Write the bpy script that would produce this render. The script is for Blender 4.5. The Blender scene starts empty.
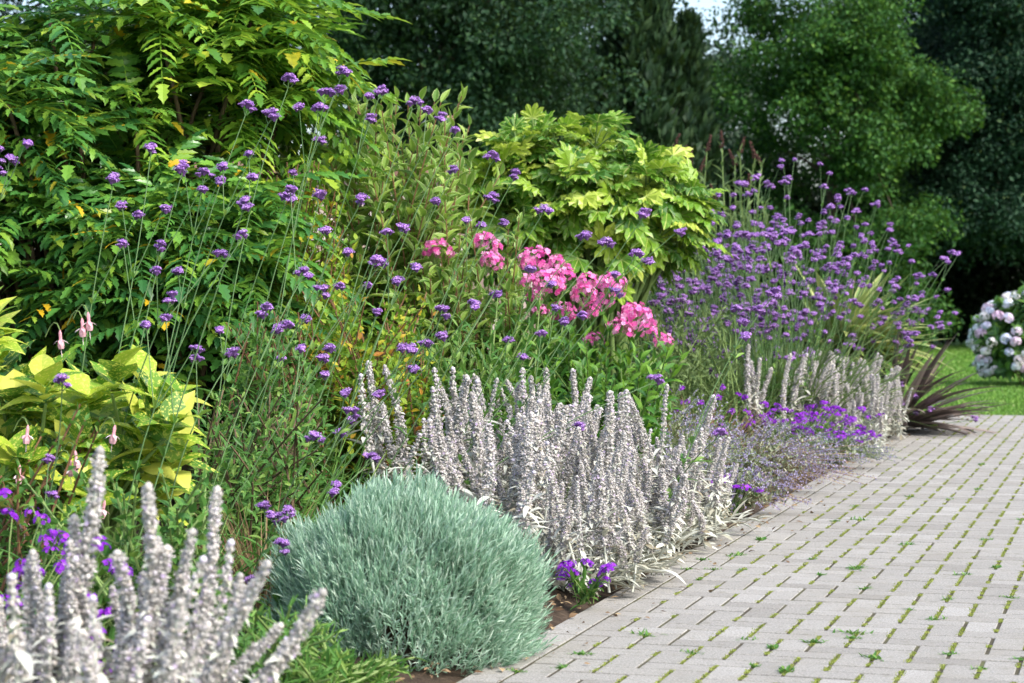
import bpy, math
import numpy as np
from mathutils import Vector, Matrix

sc = bpy.context.scene
COL = sc.collection
rng = np.random.default_rng(11)
R = math.radians

# ------------------------------------------------------------------ camera, sky, sun, exposure
F_PX, CAM_H, PITCH = 2100.0, 0.97, math.atan(46.5 / 2100.0)
cam_data = bpy.data.cameras.new('camera')
cam = bpy.data.objects.new('camera', cam_data)
COL.objects.link(cam)
cam.location = (0, 0, CAM_H)
cam.rotation_euler = (R(90) - PITCH, 0, 0)
cam_data.sensor_width = 36.0
cam_data.lens = 36.0 * F_PX / 1024.0
cam_data.clip_start, cam_data.clip_end = 0.1, 2000
cam_data.dof.use_dof = True
cam_data.dof.focus_distance = 7.2
cam_data.dof.aperture_fstop = 6.3
sc.camera = cam

SUN_AZ, SUN_EL = R(128), R(47)
world = bpy.data.worlds.new('World')
sc.world = world
world.use_nodes = True
wn = world.node_tree
for n in list(wn.nodes):
    wn.nodes.remove(n)
sky = wn.nodes.new('ShaderNodeTexSky')
sky.sky_type = 'NISHITA'
sky.sun_disc = False
sky.sun_elevation, sky.sun_rotation = SUN_EL, SUN_AZ
sky.air_density, sky.dust_density, sky.ozone_density = 1.0, 3.0, 1.0
bg = wn.nodes.new('ShaderNodeBackground')
bg.inputs['Strength'].default_value = 0.15
wo = wn.nodes.new('ShaderNodeOutputWorld')
wn.links.new(sky.outputs[0], bg.inputs['Color'])
wn.links.new(bg.outputs[0], wo.inputs['Surface'])

sun_data = bpy.data.lights.new('sun', 'SUN')
sun_data.energy = 1.65
sun_data.angle = R(14)
sun_data.color = (1.0, 0.97, 0.92)
sun = bpy.data.objects.new('sun', sun_data)
COL.objects.link(sun)
sd = Vector((math.sin(SUN_AZ) * math.cos(SUN_EL), math.cos(SUN_AZ) * math.cos(SUN_EL), math.sin(SUN_EL)))
sun.rotation_euler = sd.to_track_quat('Z', 'Y').to_euler()

sc.view_settings.view_transform = 'Standard'
sc.view_settings.look = 'None'
sc.view_settings.exposure = 1.3
sc.view_settings.gamma = 1.0
sc.view_settings.use_curve_mapping = False
sc.cycles.max_bounces = 6
sc.cycles.diffuse_bounces = 4
sc.cycles.glossy_bounces = 2
sc.cycles.transmission_bounces = 4
sc.cycles.use_denoising = True

# ------------------------------------------------------------------ places
CP, SP = math.cos(PITCH), math.sin(PITCH)


def P(px, py, d):
    """the point at forward distance d (world y) seen at pixel (px, py)"""
    x, u = (px - 512) / F_PX, -(py - 341.5) / F_PX
    y, z = CP + u * SP, -SP + u * CP
    return np.array([x * d / y, d, CAM_H + z * d / y])


def B(px, d, z=0.0):
    p = P(px, 341.5, d)
    return np.array([p[0], d, z])


YAW = R(16.7)
SD = np.array([math.sin(YAW), math.cos(YAW), 0.0])      # along the edge of the bed
TD = np.array([math.cos(YAW), -math.sin(YAW), 0.0])     # across, towards the paving
O0 = np.array([-0.03, 5.25, 0.0])


def ST(s, t, z=0.0):
    p = O0 + SD * s + TD * t
    return np.array([p[0], p[1], z])


# ------------------------------------------------------------------ mesh helpers
def unit(v):
    v = np.asarray(v, float)
    return v / np.maximum(np.linalg.norm(v, axis=-1, keepdims=True), 1e-9)


class T:
    """a small template mesh: verts, faces, uv"""
    def __init__(s, v, faces, uv=None):
        s.v = np.asarray(v, float).reshape(-1, 3)
        s.loops = np.array([i for f in faces for i in f], int)
        s.sizes = np.array([len(f) for f in faces], int)
        s.uv = np.zeros((len(s.v), 2)) if uv is None else np.asarray(uv, float)


class MB:
    def __init__(s):
        s.V, s.L, s.S, s.U, s.M, s.n = [], [], [], [], [], 0

    def raw(s, v, loops, sizes, uv=None, mat=0):
        v = np.asarray(v, float).reshape(-1, 3)
        s.V.append(v)
        s.L.append(np.asarray(loops, int) + s.n)
        s.S.append(np.asarray(sizes, int))
        s.U.append(np.zeros((len(v), 2)) if uv is None else uv)
        s.M.append(np.full(len(sizes), mat, int))
        s.n += len(v)
        return s

    def inst(s, t, O, Y, N, L, W=None, mat=0):
        O, Y, N = np.atleast_2d(O), np.atleast_2d(Y), np.atleast_2d(N)
        k = len(O)
        if k == 0:
            return s
        L = np.broadcast_to(np.asarray(L, float), (k,))
        W = L if W is None else np.broadcast_to(np.asarray(W, float), (k,))
        y = unit(Y)
        x = np.cross(y, N)
        bad = np.linalg.norm(x, axis=1) < 1e-4
        if bad.any():
            x[bad] = np.cross(y[bad], np.array([0.3, 0.8, 0.51]))
        x = unit(x)
        z = np.cross(x, y)
        v = t.v
        V = (O[:, None, :] + x[:, None, :] * (v[None, :, 0, None] * W[:, None, None])
             + y[:, None, :] * (v[None, :, 1, None] * L[:, None, None])
             + z[:, None, :] * (v[None, :, 2, None] * L[:, None, None]))
        n = len(v)
        loops = (t.loops[None, :] + (np.arange(k) * n)[:, None]).ravel()
        s.raw(V.reshape(-1, 3), loops, np.tile(t.sizes, k), np.tile(t.uv, (k, 1)), mat)
        return s

    def inst_mix(s, ts, O, Y, N, L, W=None, mat=0):
        O = np.atleast_2d(O)
        k = len(O)
        Y, N = np.broadcast_to(Y, (k, 3)), np.broadcast_to(N, (k, 3))
        L = np.broadcast_to(L, (k,))
        W = L if W is None else np.broadcast_to(W, (k,))
        w = rng.integers(0, len(ts), k)
        for i, t in enumerate(ts):
            m = w == i
            s.inst(t, O[m], Y[m], N[m], L[m], W[m], mat)
        return s

    def tube(s, pts, rad, sides=5, mat=0):
        pts = np.asarray(pts, float)
        n = len(pts)
        rad = np.broadcast_to(np.asarray(rad, float), (n,))
        d = unit(np.gradient(pts, axis=0))
        ref = np.array([0.0, 0, 1]) if abs(d[:, 2]).mean() < 0.8 else np.array([1.0, 0, 0])
        a = unit(np.cross(d, ref))
        b = np.cross(d, a)
        th = np.arange(sides) * 2 * math.pi / sides
        ring = a[:, None, :] * np.cos(th)[None, :, None] + b[:, None, :] * np.sin(th)[None, :, None]
        V = (pts[:, None, :] + ring * rad[:, None, None]).reshape(-1, 3)
        i = np.arange(n - 1)[:, None] * sides
        j = np.arange(sides)[None, :]
        k = (j + 1) % sides
        q = np.stack([i + j, i + k, i + sides + k, i + sides + j], -1).reshape(-1)
        uv = np.stack([np.tile(np.linspace(0, 1, sides), n), np.repeat(np.linspace(0, 1, n), sides)], -1)
        s.raw(V, q, np.full((n - 1) * sides, 4), uv, mat)
        e = (n - 1) * sides
        s.L.append(np.arange(sides) + e + s.n - len(V))
        s.S.append(np.array([sides])); s.M.append(np.array([mat]))
        return s

    def mesh(s, name, mats, origin=(0, 0, 0), smooth=False):
        me = bpy.data.meshes.new(name)
        V = np.concatenate(s.V) - np.asarray(origin, float)
        L, S, U, M = np.concatenate(s.L), np.concatenate(s.S), np.concatenate(s.U), np.concatenate(s.M)
        me.vertices.add(len(V)); me.vertices.foreach_set('co', V.astype(np.float32).ravel())
        me.loops.add(len(L)); me.loops.foreach_set('vertex_index', L.astype(np.int32))
        me.polygons.add(len(S))
        st = np.concatenate([[0], np.cumsum(S)[:-1]]).astype(np.int32)
        me.polygons.foreach_set('loop_start', st)
        me.polygons.foreach_set('material_index', M.astype(np.int32))
        me.polygons.foreach_set('use_smooth', np.full(len(S), smooth, bool))
        uvl = me.uv_layers.new(name='UVMap')
        uvl.data.foreach_set('uv', U[L].astype(np.float32).ravel())
        for m in (mats if isinstance(mats, (list, tuple)) else [mats]):
            me.materials.append(m)
        me.update(calc_edges=True)
        return me

    def build(s, name, mats, parent=None, origin=None, smooth=False):
        if origin is None:
            origin = parent['_o'] if parent is not None and '_o' in parent else (0, 0, 0)
        o = bpy.data.objects.new(name, s.mesh(name, mats, origin, smooth))
        COL.objects.link(o)
        o.parent = parent
        if parent is None:
            o.location = origin
        return o


def thing(name, label, cat, base, group=None):
    o = bpy.data.objects.new(name, None)
    COL.objects.link(o)
    o.empty_display_size = 0.1
    o.location = tuple(float(x) for x in base)
    o['_o'] = [float(x) for x in base]
    o['label'], o['category'] = label, cat
    if group:
        o['group'] = group
    return o


def tag(o, label=None, cat=None, group=None, kind=None):
    for k, v in (('label', label), ('category', cat), ('group', group), ('kind', kind)):
        if v:
            o[k] = v
    return o


def link_mesh(name, me, parent, loc, rot=(0, 0, 0), scale=1.0):
    o = bpy.data.objects.new(name, me)
    COL.objects.link(o)
    o.parent = parent
    o.location = tuple(float(x) for x in loc)
    o.rotation_euler = rot
    o.scale = (scale,) * 3
    return o


def dup(root, loc, rotz, label, scale=1.0):
    r = root.copy(); COL.objects.link(r)
    r.location = tuple(float(x) for x in loc); r.rotation_euler = (0, 0, rotz); r.scale = (scale,) * 3
    r['label'] = label
    for ch in list(root.children):
        c = ch.copy(); COL.objects.link(c); c.parent = r
        for g in ch.children:
            q = g.copy(); COL.objects.link(q); q.parent = c
    return r


def rnd(a, b, n=None):
    return rng.uniform(a, b, n)


def rdir(n):
    return unit(rng.normal(size=(n, 3)))


def bez(a, b, c, n=8):
    t = np.linspace(0, 1, n)[:, None]
    return (1 - t) ** 2 * a + 2 * t * (1 - t) * b + t * t * c


# ------------------------------------------------------------------ leaf templates (along +Y, upper side +Z, length 1)
def leaf(ws, fold=0.25, droop=0.25, wav=0.0, ys=None, curl=0.0):
    n = len(ws)
    ys = np.linspace(0, 1, n) if ys is None else np.asarray(ys)
    v, uv, idx = [], [], []
    for k in range(n):
        y, w = ys[k], ws[k]
        z = -droop * y * y + 0.3 * droop * y
        yy = y - 0.3 * droop * droop * y * y
        if w <= 0:
            idx.append((len(v),)); v.append((0, yy, z)); uv.append((0.5, y))
        else:
            e = wav * (1 if k % 2 else -1)
            idx.append((len(v), len(v) + 1, len(v) + 2))
            v += [(-w, yy, z + fold * w + e), (0, yy, z), (w, yy, z + fold * w - e)]
            uv += [(0, y), (0.5, y), (1, y)]
    f = []
    for a, b in zip(idx[:-1], idx[1:]):
        if len(a) == 3 and len(b) == 3:
            f += [(a[1], b[1], b[0], a[0]), (a[1], a[2], b[2], b[1])]
        elif len(a) == 1 and len(b) == 3:
            f += [(a[0], b[1], b[0]), (a[0], b[2], b[1])]
        elif len(a) == 3 and len(b) == 1:
            f += [(a[1], b[0], a[0]), (a[1], a[2], b[0])]
    return T(v, f, uv)


LANCE = [leaf([.02, .10, .14, .13, .08, 0], .35, d) for d in (.05, .25, .5)]
OVAL = [leaf([.02, .2, .26, .2, .1, 0], .25, d) for d in (.05, .25, .45)]
NARROW = [leaf([.03, .07, .06, 0], .3, d) for d in (0.0, .2, .45)]
CARD = [leaf([0, .26, .2, 0], .3, .15), leaf([0, .3, .24, 0], -.2, .3)]
HOLLY = [leaf([.06, .25, .15, .24, .13, .18, .06, 0], .2, d) for d in (.1, .35)]
BLADE = [leaf([.05, .045, .03, 0], .2, d) for d in (.1, .5, .9)]
SWORD = [leaf([.022, .028, .03, .03, .027, .02, .012, 0], .5, d) for d in (.05, .2, .4)]
SWORD_ARCH = [leaf([.018, .022, .024, .024, .022, .017, .01, 0], .45, d) for d in (.5, .8, 1.1)]


def quad_leaf():
    return T([(0, 0, 0), (.28, .45, .05), (0, 1, -.08), (-.28, .45, .05)], [(0, 1, 2, 3)], [(.5, 0), (1, .5), (.5, 1), (0, .5)])


QUAD = quad_leaf()


def as_template(mb):
    t = T.__new__(T)
    t.v, t.loops, t.sizes, t.uv = np.concatenate(mb.V), np.concatenate(mb.L), np.concatenate(mb.S), np.concatenate(mb.U)
    return t


def frond(pairs=10, droop=.35, ll=.24):
    m = MB()
    ys = np.linspace(0.12, .95, pairs)
    cur = lambda y: np.array([0, y - .1 * droop * y * y, .25 * y - (.25 + droop) * y * y])
    m.tube([cur(y) for y in np.linspace(0, 1, 7)], np.linspace(.012, .005, 7), 3)
    for y in ys:
        sz = ll * (1 - .35 * abs(y - .45) / .55) * rnd(.9, 1.1)
        for sx in (-1, 1):
            m.inst(HOLLY[int(rng.integers(2))], cur(y), [sx, .45 + .3 * y, rnd(-.55, -.1)], [sx * .15, rnd(-.2, .2), 1], sz, sz * .82)
    m.inst(HOLLY[0], cur(1), [0, 1, -droop - .3], [0, .3, 1], ll)
    return as_template(m)


FRONDS = [frond(10, d) for d in (.08, .2, .35)]


def palmate(lobes=8, droop=.25):
    """a fatsia leaf: lobes fused for 45% of their length"""
    v, uv, f = [(0, 0, 0)], [(.5, 0)], []
    span = R(250)
    for i in range(lobes):
        a = -span / 2 + span * i / (lobes - 1)
        ln = 1.0 - .28 * abs(i - (lobes - 1) / 2) / ((lobes - 1) / 2)
        da = span / (lobes - 1) / 2
        b = len(v)
        h = rnd(-.05, .05)
        prof = [(.55 * ln, -da, .05), (.74 * ln, -da * .78, .0), (.88 * ln, -da * .45, .03), (ln, 0, 0),
                (.88 * ln, da * .45, .03), (.74 * ln, da * .78, .0), (.55 * ln, da, .05)]
        for r_, o_, zz in prof:
            v.append((math.sin(a + o_) * r_, math.cos(a + o_) * r_ + .05, zz * 2 + .12 * r_ - (droop + .12) * r_ * r_ + h * r_))
            uv.append((.5 + o_ / da * .5, r_))
        v.append((math.sin(a) * .6 * ln, math.cos(a) * .6 * ln + .05, .12 * .6 * ln - (droop + .12) * .36 * ln * ln + h * .6 - .035))
        uv.append((.5, .6))
        m = b + 7
        f += [(0, b, m), (0, m, b + 6), (b, b + 1, m), (b + 1, b + 2, m), (b + 2, b + 3, m),
              (m, b + 3, b + 4), (m, b + 4, b + 5), (m, b + 5, b + 6)]
    t = T(v, f, uv)
    return t


PALM = [palmate(8, .15), palmate(7, .3), palmate(8, .45)]


def blob():
    """a 6-sided, 3-ring pebble"""
    v, f = [(0, 0, -1)], []
    for zz, r_ in ((-.5, .85), (.35, .95)):
        for i in range(6):
            a = i * math.pi / 3
            v.append((r_ * math.cos(a), r_ * math.sin(a), zz))
    v.append((0, 0, 1))
    for i in range(6):
        j = (i + 1) % 6
        f += [(0, 1 + j, 1 + i), (1 + i, 1 + j, 7 + j, 7 + i), (7 + i, 7 + j, 13)]
    return T(v, f)


BLOB = blob()


def petals(k=5, gap=.55, cup=.15):
    v, f, uv = [(0, 0, 0)], [], [(.5, 0)]
    for i in range(k):
        a = i * 2 * math.pi / k
        w = math.pi / k
        b = len(v)
        for da, r_ in ((-w * .7, .5), (-w * .85, .88), (0, 1.05), (w * .85, .88), (w * .7, .5)):
            v.append((math.cos(a + da) * r_, cup * r_, math.sin(a + da) * r_))
            uv.append((.5, r_))
        f.append((0, b, b + 1, b + 2, b + 3, b + 4))
    return T(v, f, uv)


PETAL5, PETAL4 = petals(5), petals(4)      # facing +Y


# ------------------------------------------------------------------ materials
def new_mat(name):
    m = bpy.data.materials.new(name)
    m.use_nodes = True
    nt = m.node_tree
    for n in list(nt.nodes):
        nt.nodes.remove(n)
    out = nt.nodes.new('ShaderNodeOutputMaterial')
    return m, nt, out


def ramp(nt, stops, fac=None):
    r = nt.nodes.new('ShaderNodeValToRGB')
    e = r.color_ramp.elements
    while len(e) < len(stops):
        e.new(0.5)
    for i, (p, c) in enumerate(stops):
        e[i].position, e[i].color = p, (*c, 1)
    if fac is not None:
        nt.links.new(fac, r.inputs[0])
    return r


def noise(nt, scale, detail=4, rough=.6, coord='Object'):
    tc = nt.nodes.new('ShaderNodeTexCoord')
    n = nt.nodes.new('ShaderNodeTexNoise')
    n.inputs['Scale'].default_value, n.inputs['Detail'].default_value, n.inputs['Roughness'].default_value = scale, detail, rough
    nt.links.new(tc.outputs[coord], n.inputs['Vector'])
    return n.outputs['Fac']


def mixc(nt, fac, a, b, mode='MIX'):
    m = nt.nodes.new('ShaderNodeMix')
    m.data_type, m.blend_type = 'RGBA', mode
    for sock, val in ((m.inputs[0], fac), (m.inputs[6], a), (m.inputs[7], b)):
        if isinstance(val, (int, float)):
            sock.default_value = val
        elif isinstance(val, tuple):
            sock.default_value = (*val, 1)
        else:
            nt.links.new(val, sock)
    return m.outputs[2]


def math_n(nt, op, a, b=0.0, clamp=False):
    m = nt.nodes.new('ShaderNodeMath')
    m.operation, m.use_clamp = op, clamp
    for sock, val in ((m.inputs[0], a), (m.inputs[1], b)):
        if isinstance(val, (int, float)):
            sock.default_value = val
        else:
            nt.links.new(val, sock)
    return m.outputs[0]


def plant_mat(name, stops, rough=.5, trans=.3, spec=.35, margin=None, midrib=None, speckle=None, nz=.25, nscale=14.0, obj_random=False):
    m, nt, out = new_mat(name)
    if obj_random:
        g = nt.nodes.new('ShaderNodeObjectInfo'); fac = g.outputs['Random']
        g2 = nt.nodes.new('ShaderNodeNewGeometry')
        fac = math_n(nt, 'ADD', math_n(nt, 'MULTIPLY', fac, .8), math_n(nt, 'MULTIPLY', g2.outputs['Random Per Island'], .2))
    else:
        g = nt.nodes.new('ShaderNodeNewGeometry'); fac = g.outputs['Random Per Island']
    c = ramp(nt, stops, fac).outputs[0]
    if margin or midrib:
        tc = nt.nodes.new('ShaderNodeTexCoord')
        sx = nt.nodes.new('ShaderNodeSeparateXYZ')
        nt.links.new(tc.outputs['UV'], sx.inputs[0])
        d = math_n(nt, 'ABSOLUTE', math_n(nt, 'SUBTRACT', sx.outputs[0], .5))
        if margin:
            col, w = margin
            c = mixc(nt, math_n(nt, 'MULTIPLY', math_n(nt, 'SUBTRACT', d, .5 - w), 14, True), c, col)
        if midrib:
            col, w = midrib
            c = mixc(nt, math_n(nt, 'MULTIPLY', math_n(nt, 'SUBTRACT', w, d), 22, True), c, col)
    if speckle:
        col, scale, thr = speckle
        f = noise(nt, scale, 3, .7)
        c = mixc(nt, math_n(nt, 'MULTIPLY', math_n(nt, 'SUBTRACT', f, thr), 12, True), c, col)
    if nz:
        f = noise(nt, nscale, 3, .6)
        v = math_n(nt, 'ADD', math_n(nt, 'MULTIPLY', f, 2 * nz), 1 - nz)
        hsv = nt.nodes.new('ShaderNodeHueSaturation')
        nt.links.new(c, hsv.inputs['Color']); nt.links.new(v, hsv.inputs['Value'])
        c = hsv.outputs[0]
    p = nt.nodes.new('ShaderNodeBsdfPrincipled')
    nt.links.new(c, p.inputs['Base Color'])
    p.inputs['Roughness'].default_value = rough
    p.inputs['Specular IOR Level'].default_value = spec
    last = p.outputs[0]
    if trans:
        tr = nt.nodes.new('ShaderNodeBsdfTranslucent')
        nt.links.new(mixc(nt, .2, c, (.25, .35, .02), 'ADD') if trans > .0 and stops[0][1][1] > stops[0][1][2] * 1.8 and stops[0][1][1] > stops[0][1][0] else c, tr.inputs['Color'])
        mx = nt.nodes.new('ShaderNodeMixShader')
        mx.inputs[0].default_value = trans
        nt.links.new(last, mx.inputs[1]); nt.links.new(tr.outputs[0], mx.inputs[2])
        last = mx.outputs[0]
    nt.links.new(last, out.inputs['Surface'])
    return m


def plain_mat(name, stops, scale=8, rough=.8, bump=0.0, island=False, detail=6):
    m, nt, out = new_mat(name)
    f = noise(nt, scale, detail, .65)
    if island:
        g = nt.nodes.new('ShaderNodeNewGeometry')
        f2 = math_n(nt, 'ADD', math_n(nt, 'MULTIPLY', f, .6), math_n(nt, 'MULTIPLY', g.outputs['Random Per Island'], .5))
    else:
        f2 = f
    c = ramp(nt, stops, f2).outputs[0]
    p = nt.nodes.new('ShaderNodeBsdfPrincipled')
    nt.links.new(c, p.inputs['Base Color'])
    p.inputs['Roughness'].default_value = rough
    p.inputs['Specular IOR Level'].default_value = .25
    if bump:
        b = nt.nodes.new('ShaderNodeBump')
        b.inputs['Strength'].default_value = bump
        b.inputs['Distance'].default_value = .02
        nt.links.new(f, b.inputs['Height']); nt.links.new(b.outputs[0], p.inputs['Normal'])
    nt.links.new(p.outputs[0], out.inputs['Surface'])
    return m


M = {}
M['mahonia_light'] = plant_mat('mahonia_leaf_fresh', [(0, (.045, .14, .02)), (.45, (.12, .28, .03)), (.8, (.25, .42, .04)), (.97, (.36, .48, .05)), (1, (.6, .40, .02))], .35, .3, .45, nz=.2)
M['mahonia_dark'] = plant_mat('mahonia_leaf_mature', [(0, (.032, .13, .035)), (.5, (.075, .22, .035)), (.85, (.17, .34, .04)), (.975, (.2, .3, .03)), (.985, (.6, .38, .02)), (1, (.6, .38, .02))], .33, .25, .5, nz=.2)
M['fatsia'] = plant_mat('fatsia_leaf', [(0, (.045, .14, .02)), (.35, (.12, .27, .025)), (.75, (.26, .41, .035)), (1, (.46, .54, .08))], .38, .3, .4, midrib=((.55, .6, .2), .05), nz=.22, nscale=20)
M['weigela'] = plant_mat('variegated_leaf', [(0, (.09, .19, .03)), (.5, (.16, .29, .045)), (1, (.26, .38, .06))], .5, .3, .3, margin=((.42, .5, .2), .1), midrib=((.25, .35, .1), .03), nz=.2)
M['aucuba'] = plant_mat('spotted_leaf', [(0, (.04, .14, .015)), (.4, (.13, .29, .02)), (.8, (.38, .49, .04)), (1, (.62, .62, .12))],   .42, .3, .35, speckle=((.64, .64, .12), 95, .53), nz=.15)
M['phlox_leaf'] = plant_mat('phlox_leaf', [(0, (.035, .12, .02)), (.5, (.07, .20, .025)), (1, (.16, .32, .03))], .45, .3, .35, nz=.2)
M['phlox'] = plant_mat('phlox_petal', [(0, (.74, .065, .37)), (.5, (.84, .19, .52)), (1, (.92, .50, .72))], .6, .3, .2, nz=.1)
M['yellowing'] = plant_mat('small_yellowing_leaf', [(0, (.09, .20, .025)), (.5, (.18, .33, .03)), (.84, (.34, .42, .035)), (.95, (.5, .38, .03)), (1, (.42, .16, .03))], .5, .35, .3)
M['weed'] = plant_mat('herb_leaf', [(0, (.05, .15, .03)), (.6, (.11, .26, .05)), (1, (.22, .34, .07))], .5, .3, .3)
M['dry'] = plant_mat('dry_stalk', [(0, (.10, .06, .035)), (.6, (.24, .16, .09)), (1, (.40, .30, .17))], .8, .1, .1)
M['verbena_stem'] = plant_mat('verbena_stem', [(0, (.06, .13, .04)), (.6, (.12, .21, .08)), (1, (.20, .30, .13))], .6, 0, .3, nz=.2)
M['verbena'] = plant_mat('verbena_floret', [(0, (.28, .11, .48)), (.5, (.50, .25, .68)), (1, (.74, .50, .86))], .6, .3, .2, nz=.1)
M['verbena_calyx'] = plant_mat('verbena_calyx', [(0, (.13, .06, .20)), (1, (.24, .12, .32))], .7, 0, .2)
M['rich_verbena'] = plant_mat('low_verbena_floret', [(0, (.19, .012, .42)), (.6, (.32, .03, .62)), (1, (.46, .10, .74))], .6, .3, .2, nz=.1)
M['stachys'] = plant_mat('woolly_calyx', [(0, (.32, .30, .28)), (.35, (.48, .46, .44)), (.65, (.60, .58, .56)), (.85, (.60, .545, .48)), (1, (.62, .57, .66))], .95, .15, .05, nz=.25, nscale=60)
M['stachys_leaf'] = plant_mat('woolly_leaf', [(0, (.24, .20, .13)), (.14, (.36, .35, .27)), (.5, (.50, .52, .44)), (1, (.64, .65, .57))], .95, .15, .08, nz=.2)
M['stachys_petal'] = plant_mat('woolly_petal', [(0, (.46, .36, .56)), (1, (.62, .50, .68))], .8, .2, .1)
M['silver'] = plant_mat('silver_needle', [(0, (.17, .32, .20)), (.4, (.31, .48, .34)), (.8, (.46, .62, .48)), (1, (.62, .73, .60))], .75, .3, .12, nz=.2)
M['catmint'] = plant_mat('catmint_spike', [(0, (.26, .24, .36)), (.5, (.36, .32, .52)), (1, (.50, .46, .58))], .8, .2, .1)
M['catmint_leaf'] = plant_mat('catmint_leaf', [(0, (.16, .20, .11)), (.6, (.30, .34, .22)), (1, (.42, .42, .28))], .7, .2, .2)
M['bronze'] = plant_mat('bronze_sword_leaf', [(0, (.05, .038, .034)), (.6, (.11, .085, .072)), (1, (.26, .21, .18))], .4, .1, .5, margin=((.2, .13, .11), .06), nz=.2)
M['yucca'] = plant_mat('striped_sword_leaf', [(0, (.14, .25, .06)), (.6, (.28, .38, .10)), (1, (.42, .48, .15))], .4, .25, .45, margin=((.58, .56, .24), .15), nz=.15)
M['buddleia'] = plant_mat('grey_green_leaf', [(0, (.08, .14, .05)), (1, (.19, .26, .10))], .6, .3, .2)
M['seedhead'] = plant_mat('brown_seedhead', [(0, (.045, .024, .02)), (1, (.10, .05, .04))], .9, 0, .1)
M['hydrangea_leaf'] = plant_mat('hydrangea_leaf', [(0, (.03, .09, .02)), (.6, (.07, .17, .03)), (1, (.14, .27, .04))], .45, .25, .35)
M['hydrangea'] = plant_mat('hydrangea_floret', [(0, (.72, .50, .70)), (.25, (.78, .62, .74)), (.4, (.62, .66, .84)), (.6, (.80, .82, .86)), (.8, (.86, .82, .80)), (1, (.80, .62, .70))], .6, .25, .2, nz=.1, obj_random=True)
M['fuchsia'] = plant_mat('fuchsia_petal', [(0, (.78, .36, .42)), (.6, (.82, .55, .58)), (1, (.85, .74, .76))], .6, .3, .2)
M['rose'] = plant_mat('rose_petal', [(0, (.72, .38, .34)), (1, (.82, .55, .48))], .6, .3, .2)
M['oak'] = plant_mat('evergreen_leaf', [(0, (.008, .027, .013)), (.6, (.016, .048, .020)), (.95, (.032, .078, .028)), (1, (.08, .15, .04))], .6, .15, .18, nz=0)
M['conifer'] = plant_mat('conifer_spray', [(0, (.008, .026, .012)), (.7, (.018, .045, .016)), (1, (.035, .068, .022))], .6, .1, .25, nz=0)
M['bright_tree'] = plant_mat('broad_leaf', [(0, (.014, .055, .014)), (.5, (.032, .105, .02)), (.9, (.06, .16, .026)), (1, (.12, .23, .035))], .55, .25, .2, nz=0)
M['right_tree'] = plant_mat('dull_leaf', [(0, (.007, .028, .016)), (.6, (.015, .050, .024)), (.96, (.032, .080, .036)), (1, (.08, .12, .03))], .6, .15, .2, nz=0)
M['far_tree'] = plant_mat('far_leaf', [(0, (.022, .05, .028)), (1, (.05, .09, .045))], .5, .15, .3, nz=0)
M['hedge'] = plant_mat('hedge_leaf_shade_dark', [(0, (.005, .013, .006)), (1, (.011, .026, .010))], .7, .08, .12, nz=0)  # dark yew tone, deepened so the colour carries the hollow's shade
M['bark'] = plain_mat('bark', [(.3, (.05, .038, .028)), (.7, (.13, .10, .075))], 12, .9, .5)
M['twig'] = plain_mat('twig', [(.3, (.07, .05, .03)), (.7, (.17, .12, .07))], 20, .8)
M['red_twig'] = plain_mat('reddish_twig', [(.3, (.13, .07, .04)), (.7, (.24, .12, .06))], 20, .7)
M['green_twig'] = plain_mat('green_twig', [(.3, (.10, .17, .05)), (.7, (.20, .28, .08))], 20, .6)
M['soil'] = plain_mat('soil', [(.25, (.022, .015, .010)), (.55, (.06, .042, .028)), (.8, (.12, .088, .06))], 22, .95, .8)
M['stone'] = plain_mat('rubble_stone', [(.2, (.20, .15, .12)), (.5, (.38, .30, .25)), (.75, (.52, .46, .42)), (1, (.6, .56, .52))], 6, .9, .5, True)
M['coping'] = plain_mat('terracotta_coping', [(.2, (.13, .075, .055)), (.8, (.27, .16, .12))], 8, .9, .4, True)

# paving brick
m, nt, out = new_mat('concrete_paver')
g = nt.nodes.new('ShaderNodeNewGeometry')
c = ramp(nt, [(0, (.235, .224, .202)), (.2, (.275, .264, .240)), (.8, (.298, .287, .262)), (1, (.335, .324, .30))], g.outputs['Random Per Island']).outputs[0]
fine = noise(nt, 150, 4, .85)
c = mixc(nt, 1.0, c, ramp(nt, [(.32, (.5, .5, .48)), (.5, (1, 1, 1)), (.66, (1.4, 1.4, 1.38))], fine).outputs[0], 'MULTIPLY')
big = noise(nt, 2.2, 5, .65)
c = mixc(nt, math_n(nt, 'MULTIPLY', math_n(nt, 'SUBTRACT', big, .50), 2.4, True), c, (.24, .222, .18))
mid = noise(nt, 17, 5, .7)
c = mixc(nt, math_n(nt, 'MULTIPLY', math_n(nt, 'SUBTRACT', mid, .55), 3.4, True), c, (.16, .15, .11))
p = nt.nodes.new('ShaderNodeBsdfPrincipled')
p.inputs['Roughness'].default_value = .9
p.inputs['Specular IOR Level'].default_value = .2
bmp = nt.nodes.new('ShaderNodeBump')
bmp.inputs['Strength'].default_value, bmp.inputs['Distance'].default_value = .5, .003
nt.links.new(fine, bmp.inputs['Height']); nt.links.new(bmp.outputs[0], p.inputs['Normal'])
nt.links.new(c, p.inputs['Base Color']); nt.links.new(p.outputs[0], out.inputs['Surface'])
M['paver'] = m
M['joint'] = plain_mat('mossy_joint_sand', [(.40, (.06, .05, .035)), (.55, (.085, .08, .045)), (.72, (.14, .16, .05))], 5, .95, .4)
M['moss'] = plant_mat('moss', [(0, (.17, .22, .04)), (.6, (.29, .345, .075)), (.9, (.38, .43, .12)), (1, (.24, .17, .09))], .9, .2, .1)
M['lawn'] = plain_mat('lawn_turf', [(.3, (.07, .16, .025)), (.5, (.11, .24, .035)), (.7, (.17, .29, .06))], 1.6, .9, .4)
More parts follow.
